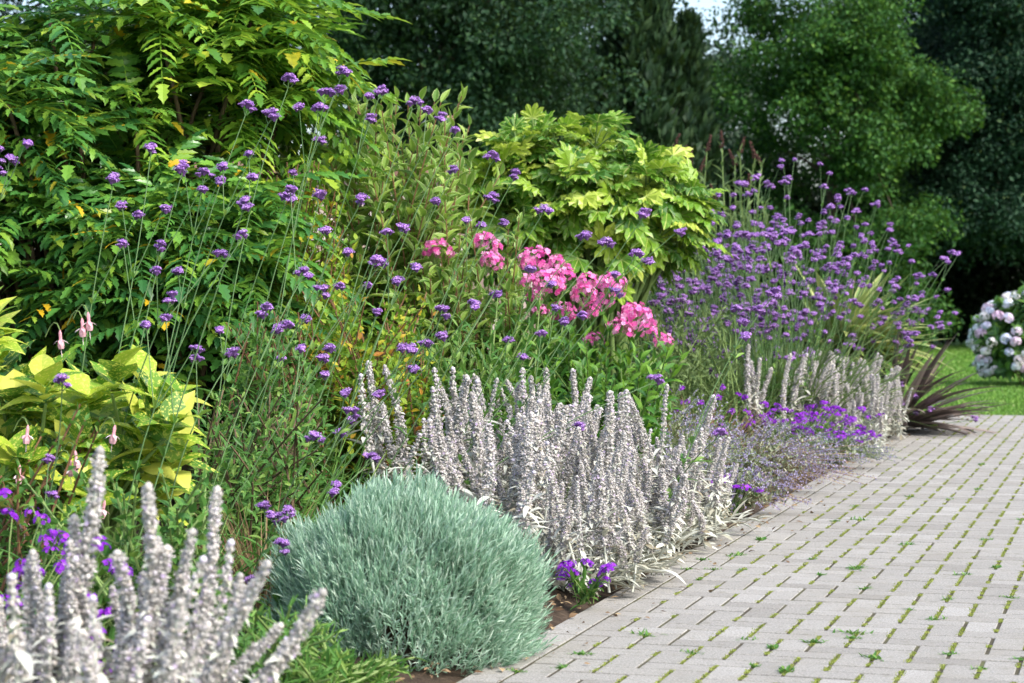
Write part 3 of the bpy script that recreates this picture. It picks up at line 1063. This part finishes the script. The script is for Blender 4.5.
def verbena(label, base, tips, group, size=1.0, r=.0036, up=.25, branches=2, foliage=True):
    t = thing('verbena_plant', label, 'verbena', base, group)
    sm, heads, fm = MB(), [], MB()
    for q in tips:
        b0 = base + np.array([rnd(-.05, .05), rnd(-.05, .05), 0])
        m = b0 * .5 + q * .5
        m[2] += up * .35 * (q[2] - b0[2]); m[:2] = b0[:2] * (.5 + up * .3) + q[:2] * (.5 - up * .3) + rng.normal(size=2) * .07
        pts = bez(b0, m, q, 14)
        sm.tube(pts, np.linspace(r, r * .6, 14), 4)
        d = unit(pts[-1] - pts[-2])
        fork(sm, heads, q, unit(d + np.array([0, 0, .4])), .042, r * .6, 1, size)
        ks = [int(k) for k in rng.choice([6, 7, 8, 9, 10, 11, 12], branches, False)]
        for k in ks:
            dd = unit(pts[k] - pts[k - 1])
            x, y = frame_of(dd[None])
            a = rnd(0, 6.28)
            for sgn in (-1, 1):
                if rng.random() < .25:
                    continue
                side = (x[0] * math.cos(a) + y[0] * math.sin(a)) * sgn
                bd = unit(dd * 1.2 + side * .55 + np.array([0, 0, .25]))
                ln = rnd(.10, .30) * min(1.0, q[2])
                e = pts[k] + bd * ln
                sm.tube(bez(pts[k], pts[k] + bd * ln * .5, e + [0, 0, .02], 5), np.linspace(r * .65, r * .5, 5), 4)
                fork(sm, heads, e, unit(bd + np.array([0, 0, .5])), .022, r * .5, 1, size * .9)
            o = pts[k]
            for sgn in (-1, 1):
                fm.inst(LANCE[1], o, dd * .6 + x[0] * sgn, dd, rnd(.05, .09), .05)
        for k in (2, 3, 4, 5):
            for sgn in (-1, 1):
                x, y = frame_of((pts[k] - pts[k - 1])[None])
                fm.inst(LANCE[1], pts[k], np.array([0, 0, .5]) + (x[0] if k % 2 else y[0]) * sgn, [0, 0, 1], rnd(.07, .12), .07)
    for q, d, s_ in heads:
        link_mesh('flower_head', VH[int(rng.integers(4))], t, q - base, (rnd(-.35, .35), rnd(-.35, .35), rnd(0, 6)), s_ * rnd(.8, 1.1))
    sm.build('stem', M['verbena_stem'], t)
    fm.build('foliage', M['weed'], t)
    return t


LV = [(6.2, -60, [(8, 172), (-5, 182)]), (6.6, 70, [(150, 160), (112, 190)]), (7.0, 100, [(203, 184), (180, 180)]), (7.2, 135, [(245, 116), (268, 124)]),
      (5.9, 110, [(242, 214), (237, 246)]), (6.2, 80, [(158, 257), (168, 308)]), (7.6, 195, [(288, 88), (285, 206)]), (8.0, 220, [(340, 80), (325, 102)]),
      (8.0, 250, [(378, 100), (318, 117)]), (8.2, 290, [(412, 110), (438, 125)]), (8.2, 310, [(452, 140), (450, 178)]), (7.0, 205, [(357, 210), (318, 206)]),
      (7.4, 235, [(345, 262), (375, 272)]), (6.6, 185, [(318, 300), (300, 282)]), (7.2, 260, [(400, 238), (395, 292)]), (7.4, 270, [(440, 320), (470, 314)]),
      (8.6, 400, [(490, 165), (512, 182)]), (8.0, 340, [(490, 205), (540, 218)]), (8.2, 430, [(580, 244), (602, 250), (632, 262)]), (8.0, 440, [(640, 222), (612, 300)]),
      (6.1, 180, [(228, 364), (318, 370)]), (5.9, 215, [(310, 449)]), (6.1, 240, [(365, 467), (348, 422)]), (5.6, 235, [(281, 530), (278, 556)]),
      (5.5, 0, [(62, 392)]), (7.9, 660, [(770, 300), (742, 345), (715, 440)]), (7.6, 225, [(420, 352), (408, 378)]), (7.7, 400, [(560, 330), (648, 385)])]
zones = [(-999, 295, 'the dark mahonia'), (295, 480, 'the variegated shrub'), (480, 690, 'the pink phlox'), (690, 2000, 'the silver spikes')]
for lo_, hi_, what in zones:
    sel = sorted([v for v in LV if lo_ <= v[2][0][0] < hi_], key=lambda v: v[2][0][0])
    for k, (d, bpx, tps) in enumerate(sel):
        lab = f'tall wiry purple verbena in front of {what}, {words_n[k]} from the left' if len(sel) > 1 else f'leaning verbena with long green stems crossing {what} by the paving'
        verbena(lab, B(bpx, d), [P(x, y, d + rnd(-.25, .25)) for x, y in tps], 'tall verbena along the border', .9 * min(1.0, d / 7.6), .0026, branches=1)

rows = [('front', 12.9, 12), ('back', 14.6, 14)]
for row, d0, n in rows:
    bxs = np.linspace(680, 805 if row == 'front' else 865, n)
    for k, bx in enumerate(bxs):
        d = d0 + rnd(-.35, .35)
        tips = []
        for _ in range(12 if row == 'back' else 10):
            u = rng.random()
            tx = bx + (bx - 775) * (.75 if row == 'back' else .42) + rnd(-40, 40)
            top = 182 + .0022 * (tx - 770) ** 2
            top = top + (55 if row == 'front' else 0)
            ty = top + (190 - (0 if row == 'back' else 60)) * rng.random() ** 1.5
            tips.append(P(tx, ty, d + rnd(-.3, .3)))
        verbena(f'purple verbena in the {row} row of the clump by the lawn, {words_n[k]} from left', B(bx, d), tips, 'verbena clump by the lawn', .92, .0030, branches=2)


# ------------------------------------------------------------------ lamb's ear
def stachys_spike(stem=.30, head=.24, bow=.06, fresh=False):
    mb = MB()
    H = stem + head
    w1, w2 = rnd(-.012, .012), rnd(0, 6.28)
    cur = lambda z: np.array([bow * (z / H) ** 2 + w1 * math.sin(z * 14 + w2), w1 * .7 * math.sin(z * 11), z])
    mb.tube([cur(z) for z in np.linspace(0, H, 10)], np.linspace(.005, .004, 10), 6, 1)
    z, i = stem, 0
    while z < H:
        f = (z - stem) / head
        rr = .0195 * (1 - .42 * f ** 2) * (1.0 if not fresh else .8) * rnd(.8, 1.12)
        k = int(rng.integers(11, 15)) - int(4 * f)
        ph = rnd(0, 6.28, k)
        o = cur(z)
        el = rnd(-.15, .65, k)
        rad = np.stack([np.cos(ph), np.sin(ph), el], -1)
        O = o + rad * np.array([1, 1, 0]) * (rr * rnd(.35, .75, k))[:, None] + np.array([0, 0, 1]) * (rng.normal(size=(k, 1)) * .0035)
        mb.inst(BLOB, O, unit(np.cross(rad, [0, 0, 1.0]) + 1e-3), unit(rad),   .0066 * (1 - .3 * f) * rnd(.6, 1.2, k), .0055 * (1 - .3 * f) * rnd(.8, 1.2, k))
        k = 26
        ph = rnd(0, 6.28, k)
        rad = np.stack([np.cos(ph), np.sin(ph), rnd(-.3, .9, k)], -1)
        mb.inst(NARROW[1], o + rad * np.array([1, 1, .3]) * rr * .55 + rng.normal(size=(k, 3)) * .002, rad + rng.normal(size=(k, 3)) * .35, rdir(k), rr * rnd(.35, .75, k), .026)
        if rng.random() < .3 and f > .3:
            kk = int(rng.integers(1, 3))
            a = rnd(0, 6.28, kk)
            dd = np.stack([np.cos(a), np.sin(a), np.full(kk, .3)], -1)
            mb.inst(PETAL4, o + dd * rr * 1.0, dd, [0, 0, 1], .0042, mat=2)
        if f < .75 and rng.random() < .6:
            a = rnd(0, 6.28)
            for sgn in (0, math.pi):
                mb.inst(LANCE[2], o, [math.cos(a + sgn), math.sin(a + sgn), rnd(-.3, .5)], [0, 0, 1], rnd(.03, .06) * (1 - .7 * f), rnd(.03, .05), mat=1)
        z += .0155 * (1 - .4 * f) * rnd(.85, 1.2) if not fresh else .026 * (1 - .4 * f)
        i += 1
    mb.inst(BLOB, cur(H) + np.array([0, 0, .002]), [0, 1, 0], [0, 0, 1], .0085)
    for zz in np.arange(.03, stem + .1, .03):
        a = rnd(0, 6.28)
        for sgn in (0, math.pi):
            mb.inst(LANCE[int(rng.integers(3))], cur(zz), [math.cos(a + sgn), math.sin(a + sgn), rnd(-.5, .6)], [0, 0, 1], rnd(.05, .10), rnd(.05, .085), mat=1)
    return mb.mesh('flower_spike', [M['stachys'], M['stachys_leaf'], M['stachys_petal']], smooth=True), H


SPK = [stachys_spike(.22, .32, .03), stachys_spike(.18, .38, .06), stachys_spike(.26, .28, -.05), stachys_spike(.16, .40, .04), stachys_spike(.30, .22, .0, True), stachys_spike(.16, .30, .08), stachys_spike(.2, .34, -.02), stachys_spike(.24, .34, .05, True)]


def stachys(label, base, n, group, hs, spread=.13, tilt=.17, lean=(0, 0), nleaf=34, tips=None, fat=1.0):
    t = thing('lambs_ear_plant', label, 'lamb\'s ear', base, group)
    mb = MB()
    for k in range(n):
        me, H = SPK[int(rng.integers(len(SPK)))] if tips is None else SPK[(0, 6, 3, 4)[int(rng.integers(4))]]
        if tips is None:
            off = np.array([rnd(-spread, spread), rnd(-spread, spread), 0])
            hh = rnd(*hs)
            ax = unit(np.array([rng.normal() * tilt + lean[0], rng.normal() * tilt + lean[1], 1.0]))
        else:
            off = np.array([rnd(-.05, .05), rnd(-.05, .05), 0]) + (tips[k] - base) * np.array([.2, .45, 0])
            v = tips[k] - base - off
            hh = np.linalg.norm(v); ax = v / hh
        q = Vector(ax).to_track_quat('Z', 'Y').to_euler()
        o = link_mesh('flower_spike', me, t, off, q, 1.0)
        o.rotation_euler.rotate_axis('Z', rnd(0, 6.28))
        w_ = fat * rnd(.85, 1.2) * min(1.1, .45 + .55 * hh / H)
        o.scale = (w_, w_, hh / H)
    a = rnd(0, 6.28, nleaf)
    O = base + np.stack([np.cos(a), np.sin(a), np.zeros(nleaf)], -1) * rnd(0, spread, nleaf)[:, None] + np.array([0, 0, .03])
    Y = np.stack([np.cos(a), np.sin(a), rnd(-.1, 1.0, nleaf)], -1)
    mb.inst_mix(LANCE, O, Y, [0, 0, 1], rnd(.07, .14, nleaf), rnd(.05, .095, nleaf))
    mb.build('foliage', M['stachys_leaf'], t, smooth=True)
    return t


# the drift beside the mound: front, middle and back rows along the edge of the paving
for row, t0, n, hs in (('front', -.16, 10, (.16, .44)), ('second', -.42, 9, (.30, .60)), ('third', -.72, 7, (.40, .66)), ('back', -1.05, 6, (.40, .70))):
    for k in range(n):
        s_ = 1.28 + (3.5 - 1.28) * (k + .5) / n + rnd(-.08, .08) + max(0, -.3 - t0) * 1.4 * (1 - k / n)
        stachys(f'silver lamb\'s ear in the {row} row of the drift, {words_n[k]} along from the mound', ST(s_, t0 + rnd(-.08, .08), .02),
                8 if row == 'front' else 7, 'silver lamb\'s ear by the mound', hs, .16, .22, nleaf=60 if row == 'front' else 34)
for row, t0, n in (('front', -.16, 6), ('back', -.42, 6)):
    for k in range(n):
        stachys(f'grey lamb\'s ear in the {row} row by the bronze sword leaves, {words_n[k]} from near end', ST(7.5 + 1.9 * (k + .5) / n, t0 + rnd(-.06, .06), .02),
                13, 'grey lamb\'s ear by the lawn', (.30, .5) if row == 'front' else (.40, .60), .17, .16, (.06, 0))
stachys('single thin lamb\'s ear plant rising beside the low purple verbena', ST(6.9, -.55, .02), 5, 'grey lamb\'s ear by the lawn', (.5, .68), .1, .12)
# foreground, out of focus
FG = [('fanning right below the low lying spike', 3.75, 130, [(285, 640), (262, 585), (245, 640), (215, 600), (238, 575), (200, 560), (180, 530)]),
      ('filling the left edge behind the corner plant', 3.85, 10, [(30, 560), (8, 600), (55, 555), (62, 600), (30, 620), (85, 580)]),
      ('with the tallest spike near the aucuba', 3.9, 70, [(100, 452), (82, 545), (65, 520)]), ('at the lower left corner', 3.5, 20, [(15, 578), (48, 588), (40, 640), (5, 655), (70, 650)]),
      ('with upright spikes left of centre', 3.7, 120, [(172, 488), (150, 545), (118, 550), (132, 600), (165, 560)]), ('leaning right towards the mound', 3.8, 140, [(240, 497), (232, 545), (205, 570), (185, 560)]),
      ('with one spike lying low before the mound', 3.6, 110, [(314, 588), (262, 615), (228, 620), (252, 560)]), ('nearest the camera with short crowded spikes', 3.4, 110, [(110, 635), (145, 620), (172, 600), (90, 600), (200, 630), (60, 625), (130, 655), (180, 650)]),
      ('half hidden behind the crowded spikes', 3.95, 150, [(75, 560), (135, 575), (158, 540), (195, 600), (110, 590), (60, 600)])]
for lab, d, bpx, tps in FG:
    stachys(f'blurred woolly foreground lamb\'s ear {lab}', B(bpx, d, .02), len(tps), 'lamb\'s ear in the foreground', None, .16, nleaf=60, fat=.98, tips=[P(x, y, d + rnd(-.12, .12)) for x, y in tps])

# ------------------------------------------------------------------ silver mound
base = B(404, 5.70)
t = thing('silver_mound', 'rounded grey green dome of fine needle leaves at the paving edge', 'shrub', base)
n = 8000
u = rdir(n * 2); u = u[u[:, 2] > -.05][:n]
lump = 1 + .07 * np.sin(u[:, 0] * 7 + 1) * np.cos(u[:, 1] * 6) + .05 * np.sin(u[:, 2] * 9 + u[:, 0] * 4) + .035 * np.sin(u[:, 0] * 17 + u[:, 2] * 13)
us = np.sign(u) * np.abs(u) ** .82; us = us / np.linalg.norm(us, axis=1, keepdims=True) ** .75
Pq = base + us * np.array([.335, .335, .37]) * (lump * rnd(.78, 1.0, len(u)) ** .7)[:, None] + [0, 0, .01]
A = unit(u * .75 + np.array([.12, -.05, .75]) + rng.normal(size=u.shape) * .16)
O, Y, N, tt = spiral(Pq, A, rnd(.07, .115, len(u)), 9, .0, .8, R(26), R(6), jit=.25)
mb = MB().inst_mix(NARROW, O, Y, N, rnd(.024, .042, len(O)), rnd(.020, .030, len(O)))
mb.build('foliage', M['silver'], t)
sm = MB()
stems_to(sm, base, Pq[::25], .004, .0015, .1)
sm.build('stem', M['twig'], t)

# ------------------------------------------------------------------ low purple verbena
def low_verbena(label, base, n, spread, h, group='low bright purple verbena'):
    t = thing('low_verbena', label, 'verbena', base, group)
    sm, fm = MB(), MB()
    for k in range(n):
        q = base + np.array([rnd(-1, 1) * spread, rnd(-1, 1) * spread * .7, rnd(.35, 1) * h])
        sm.tube(bez(base + [rnd(-.03, .03), 0, 0], base * .5 + q * .5 + [0, 0, h * .2], q, 6), .0018, 4)
        mb = MB()
        for j in range(int(rng.integers(2, 4))):
            c = np.array([rnd(-.02, .02), rnd(-.02, .02), rnd(-.01, .01)])
            uu = rdir(30); uu = uu[uu[:, 2] > -.1]
            mb.inst(PETAL5, c + uu * np.array([.018, .018, .012]), uu + [0, 0, .4], rdir(len(uu)), .006)
        me = mb.mesh('flower_head', M['rich_verbena'])
        link_mesh('flower_head', me, t, q - base, (rnd(-.4, .4), rnd(-.4, .4), rnd(0, 6)))
        for j in range(8):
            f = rng.random()
            fm.inst(LANCE[1], base * (1 - f) + q * f, unit(rdir(1)[0] + [0, 0, .6]), [0, 0, 1], rnd(.03, .06), .05)
    sm.build('stem', M['green_twig'], t)
    fm.build('foliage', M['weed'], t)


low_verbena('bright purple low verbena spilling onto the paving below the tall verbena clump', ST(6.8, -.30, .02), 60, .34, .34)
low_verbena('bright purple low verbena in front of the grey spikes by the lawn', ST(7.25, -.2, .02), 46, .26, .26)
low_verbena('bright purple low verbena behind the catmint', ST(6.3, -.9, .02), 40, .38, .46)
low_verbena('small bright purple verbena at the mound\'s foot by the paving', ST(1.22, -.10, .02), 10, .09, .12)
low_verbena('purple verbena tuft trailing between silver spikes and catmint', ST(4.0, -.16, .02), 9, .12, .16)
low_verbena('bright purple low verbena behind the blurred foreground spikes', B(20, 4.6), 30, .22, .42)
low_verbena('bright purple low verbena at the left edge below the fuchsia', B(-5, 4.9), 22, .2, .5)


# ------------------------------------------------------------------ catmint / lavender haze
def catmint(label, base, n, h, spread, lean=(0, 0), dry=False):
    t = thing('catmint_plant', label, 'catmint', base, 'grey lilac catmint by the paving')
    mb, fm, sm = MB(), MB(), MB()
    for k in range(n):
        v = rdir(1)[0]; v[2] = abs(v[2]) * .75 + .10
        q = base + unit(v) * np.array([spread, spread, h]) * rnd(.65, 1.1) + np.array([lean[0], lean[1], 0]) * rng.random()
        q[2] = max(q[2], .03)
        pts = bez(base, base * .6 + q * .4 + [0, 0, h * .35], q, 8)
        sm.tube(pts, .0014, 3)
        m = 26
        f = rnd(.68, 1.0, m)
        i0 = np.minimum((f * 7).astype(int), 6); fr = (f * 7 - i0)[:, None]
        O = pts[i0] * (1 - fr) + pts[i0 + 1] * fr
        mb.inst_mix(CARD, O, rdir(m), rdir(m), rnd(.006, .013, m))
        m = 14
        f = rnd(.1, .75, m)
        i0 = np.minimum((f * 7).astype(int), 6); fr = (f * 7 - i0)[:, None]
        O = pts[i0] * (1 - fr) + pts[i0 + 1] * fr
        fm.inst_mix(LANCE, O, rdir(m) + [0, 0, .4], [0, 0, 1], rnd(.02, .04, m))
    mb.build('flowers', M['catmint'], t)
    fm.build('foliage', M['catmint_leaf'], t)
    sm.build('stem', M['dry'] if dry else M['green_twig'], t)


catmint('grey lilac catmint mound hanging over the paving edge', ST(5.2, -.32, .02), 260, .36, .52, (.08, -.12), True)
catmint('grey lilac catmint between the silver spikes and the hanging mound', ST(4.4, -.5, .02), 220, .44, .46)
catmint('taller grey catmint behind the hanging mound', ST(5.6, -.85, .02), 220, .52, .48)
catmint('catmint next to the bright purple low verbena', ST(6.1, -.30, .02), 170, .30, .36)
catmint('low catmint trailing onto the paving beside the silver spikes', ST(4.15, -.16, .02), 130, .22, .30, (.05, -.05), True)
catmint('low catmint trailing onto the paving before the grey spikes by the lawn', ST(6.75, -.12, .02), 130, .20, .34, (.05, -.05))
catmint('pale catmint at the foot of the tall verbena clump', ST(6.3, -1.2, .02), 110, .5, .42)


# ------------------------------------------------------------------ tussocks and weeds in the bed
def tussock(label, base, n, h, spread, mat, name='grass_tussock', cat='grass', width=.10, group='grassy tufts in the border'):
    t = thing(name, label, cat, base, group)
    a = rnd(0, 6.28, n)
    O = base + np.stack([np.cos(a), np.sin(a), np.zeros(n)], -1) * (rng.random(n) * spread * .6)[:, None]
    Y = np.stack([np.cos(a) * rnd(.1, .9, n), np.sin(a) * rnd(.1, .9, n), np.ones(n)], -1)
    L = h * rnd(.5, 1.1, n)
    MB().inst_mix(BLADE, O, Y, np.stack([-np.cos(a), -np.sin(a), np.full(n, .5)], -1), L, np.full(n, width)).build('foliage', mat, t)
    return t


tussock('tall green grass inside the big verbena clump', B(770, 13.2), 420, 1.05, .75, M['buddleia'], width=.16)
tussock('tall green grass at the left foot of the big verbena clump', B(700, 12.4), 300, .75, .5, M['buddleia'], width=.14)
tussock('pale straw grass tuft behind the catmint', B(705, 11.2), 240, .5, .3, M['dry'], width=.09)
tussock('green grass between verbena stems left of the grey dome', B(235, 6.9), 120, .55, .4, M['weed'], width=.09)
tips = [P(rnd(190, 330), rnd(380, 500), rnd(6.6, 7.6)) for _ in range(60)]
leafy('leafy_perennial', 'tangled narrow leaved plants between golden aucuba and grey dome', 'plant', B(255, 7.1), tips, 0, 40, LANCE, .055, M['weed'], M['twig'], .1, spread=.3, fluff=.05)
tussock('dry brown stalks beside the grey dome', B(262, 6.3), 160, .42, .22, M['dry'], width=.06)
tussock('green grass behind the yellowing bush', B(310, 7.6), 120, .6, .4, M['weed'], width=.10)
tussock('green grass at the foot of the golden aucuba', B(175, 6.0), 160, .4, .3, M['weed'], width=.09)
tussock('thin green grass behind the silver spikes', B(500, 8.6), 220, .6, .4, M['weed'], width=.08)
tips = [P(rnd(205, 345), rnd(600, 690), rnd(4.6, 5.2)) for _ in range(70)] + [P(rnd(320, 420), rnd(655, 680), rnd(4.95, 5.15)) for _ in range(26)]
leafy('willow_leaved_plant', 'low bright green narrow leaved plant at the grey dome\'s left foot', 'plant', B(280, 4.95), tips, 0, 22, NARROW, .06, M['weed'], M['green_twig'], .15, spread=.22, width=1.1)
tips = [P(rnd(20, 240), rnd(470, 600), rnd(5.2, 5.8)) for _ in range(60)]
leafy('leafy_perennial', 'low green leafy growth between golden aucuba and foreground spikes', 'plant', B(130, 5.5), tips, 0, 22, OVAL, .05, M['weed'], M['green_twig'], .15, spread=.3)
tips = [P(rnd(625, 735), rnd(300, 400), rnd(11.3, 12.6)) for _ in range(70)]
leafy('leafy_perennial', 'grey green leafy growth between pink phlox and the verbena clump', 'plant', B(680, 12.0), tips, 0, 34, LANCE, .07, M['buddleia'], M['green_twig'], .1, spread=.45, fluff=.05)

# ------------------------------------------------------------------ sword leaved plants
def sword(name, label, base, n, ln, mat, tpl, lean, spread=.06, lo=.1):
    t = thing(name, label, 'phormium', base)
    v = rdir(n * 3); v[:, 2] = np.abs(v[:, 2]) + lo
    v = unit(v + np.array([lean[0], lean[1], 0]))[:n]
    O = base + v * np.array([1, 1, 0]) * spread + np.array([0, 0, .02])
    for grp_ in range(1):
        MB().inst_mix(tpl, O, v, np.array([0, 0, 1.0]) - v * v[:, 2:3] + rng.normal(size=(n, 3)) * .15, ln * rnd(.6, 1.08, n), ln * rnd(1.0, 1.5, n)).build('foliage', mat, t)
    MB().tube([base, base + [0, 0, .05], base + [0, 0, .12]], [.06, .055, .03], 8).build('crown', mat, t)
    return t


sword('bronze_phormium', 'bronze purple phormium with stiff sword leaves at the lawn corner', ST(10.0, -.16), 95, .82, M['bronze'], SWORD, (.3, -.05), lo=.05)
base = B(842, 15.3)
t = thing('cordyline', 'arching yellow striped sword leaved plant behind the grey lamb\'s ear', 'cordyline', base)
n = 130
v = rdir(n * 4); v = v[v[:, 2] > -.1]
v = unit(v + np.array([.55, -.15, .02]))[:n]
n = len(v)
O = base + v * .05 + np.array([0, 0, .52])
MB().inst_mix(SWORD + SWORD_ARCH[:1], O, v, np.array([0, 0, 1.0]) - v * v[:, 2:3] + rng.normal(size=(n, 3)) * .12, rnd(.55, .86, n), rnd(1.1, 1.6, n)).build('foliage', M['yucca'], t)
MB().tube([base, base + [.02, 0, .25], base + [0, 0, .5], base + [0, 0, .6]], [.06, .055, .06, .03], 8).build('trunk', M['twig'], t)

# buddleia with brown seed heads
base = B(725, 15.6)
hd = [(678, 160), (700, 172), (707, 152), (722, 148), (740, 153), (762, 165), (735, 165), (690, 168), (716, 200), (755, 158), (672, 150), (748, 190)]
tp = [P(x, y, 15.6 + rnd(-.3, .3)) for x, y in hd]
t = leafy('buddleia_bush', 'buddleia with dark brown seed heads behind the big verbena clump', 'shrub', base, tp + [P(rnd(670, 770), rnd(190, 260), 15.6 + rnd(-.3, .3)) for _ in range(26)], 0, 26, LANCE, .14, M['buddleia'], M['green_twig'], .35, phase=math.pi / 2, spread=.3, r=.010)
for q in tp:
    mb = MB()
    n = 60
    f = rng.random(n)
    a = rnd(0, 6.28, n)
    ax = unit(np.array([rnd(-.6, .6), rnd(-.3, .3), 1.0]))
    O = ax * (f * .17)[:, None] + np.stack([np.cos(a), np.sin(a), np.zeros(n)], -1) * (.022 * (1 - f * .7))[:, None]
    mb.inst(BLOB, O * .75, rdir(n), rdir(n), .0065)
    me = mb.mesh('seed_head', M['seedhead'])
    link_mesh('seed_head', me, t, q - base)

# ------------------------------------------------------------------ hydrangea
base = B(1040, 22.9, -.06)
t = thing('hydrangea_bush', 'round hydrangea with pale blue, white and lilac heads on the lawn', 'hydrangea', base)
c = base + np.array([0, 0, .50])
Pq, u = dome_pts(420, c, (.66, .62, .52), .55, -.7)
O, Y, N, _ = spiral(Pq, unit(u + [0, 0, .6]), .1, 6, 0, 1, R(85), R(45), jit=.4)
MB().inst_mix(OVAL, O, Y, N, rnd(.09, .15, len(O)), rnd(.1, .17, len(O))).build('foliage', M['hydrangea_leaf'], t)
sm = MB(); stems_to(sm, base, Pq[::8], .008, .004, .2); sm.build('stem', M['twig'], t)


def hyd_head():
    mb = MB()
    n = 70
    u = rdir(n); u = u[u[:, 2] > -.6]
    mb.inst(PETAL4, u * np.array([.052, .052, .044]), u, rdir(len(u)), .0165)
    return mb.mesh('flower_head', M['hydrangea'])


HH = [hyd_head() for _ in range(3)]
Pq, u = dome_pts(700, c, (.74, .72, .60), .96, -.55)
kept = []
for q, uu in zip(Pq, u):
    if uu[1] > .45 or any(np.linalg.norm(q - k_) < .078 for k_ in kept):
        continue
    kept.append(q)
for q in kept[:100]:
    link_mesh('flower_head', HH[int(rng.integers(3))], t, q - base, (rnd(-.5, .5), rnd(-.5, .5), rnd(0, 6)), rnd(.85, 1.2))

# ------------------------------------------------------------------ weeds in the paving
protos = []
for k in range(4):
    wt = thing('weed_tuft', 'small green weed growing in a paving joint', 'weed', (0, 0, 0), 'weeds in the paving joints')
    mb = MB()
    n = 60
    a = rnd(0, 6.28, n)
    O = np.stack([rng.normal(size=n) * .016, rng.normal(size=n) * .008, np.full(n, -.003)], -1)
    Y = np.stack([np.cos(a), np.sin(a) * .6, rnd(.15, .9, n)], -1)
    mb.inst_mix(LANCE if k % 2 else BLADE, O, Y, [0, 0, 1], rnd(.008, .026, n), rnd(.016, .03, n) if k % 2 else rnd(.05, .09, n))
    mb.build('foliage', M['weed'], wt)
    protos.append(wt)
WP = [(748, 641), (803, 643), (868, 635), (889, 660), (958, 575), (988, 568), (1004, 598), (945, 655), (980, 670), (780, 672), (700, 655), (770, 668), (730, 570),
      (690, 560), (745, 556), (812, 575), (843, 569), (775, 649), (855, 507), (905, 497), (856, 520), (845, 522), (910, 545), (850, 568), (930, 620), (755, 540),
      (720, 570), (700, 580), (957, 500), (1008, 440), (985, 490), (880, 590), (825, 560), (862, 640), (940, 600), (1015, 660), (640, 636), (565, 655), (510, 672), (560, 668), (700, 570), (985, 465), (900, 610), (1012, 520), (975, 540)]
for k, (x, y) in enumerate(WP):
    d = CAM_H * F_PX / (y - 295.0)
    p0 = B(x, d)
    rel = p0 - O0
    s_, t_ = float(rel @ SD), float(rel @ TD)
    p0 = ST(s_, max(0, round(t_ / U)) * U)
    pr = protos[k % 4]
    if k < 4:
        pr.location = tuple(p0); pr.rotation_euler = (0, 0, rnd(0, 6.28)); pr.scale = (rnd(.8, 1.3),) * 3
        cur = pr
    else:
        cur = dup(pr, p0, rnd(0, 6.28), pr['label'], rnd(.55, 1.25))

# leaf litter at the bed edge
mb = MB()
n = 900
s_, t_ = rnd(-1, 12, n), np.where(rng.random(n) < .75, -.158 + rng.normal(size=n) * .05, -.1 + np.abs(rng.normal(size=n)) * .16)
O = np.array([ST(a, b, .006 + (.025 if b < -.13 else 0)) for a, b in zip(s_, t_)])
mb.inst_mix(OVAL, O, rdir(n) * [1, 1, .15], rng.normal(size=(n, 3)) * .3 + [0, 0, 1], rnd(.010, .034, n))
tag(mb.build('leaf_litter', M['dry']), 'dry brown fallen leaves along the edge of the bed', 'leaf litter', kind='stuff')

for o in bpy.data.objects:
    if '_o' in o:
        del o['_o']
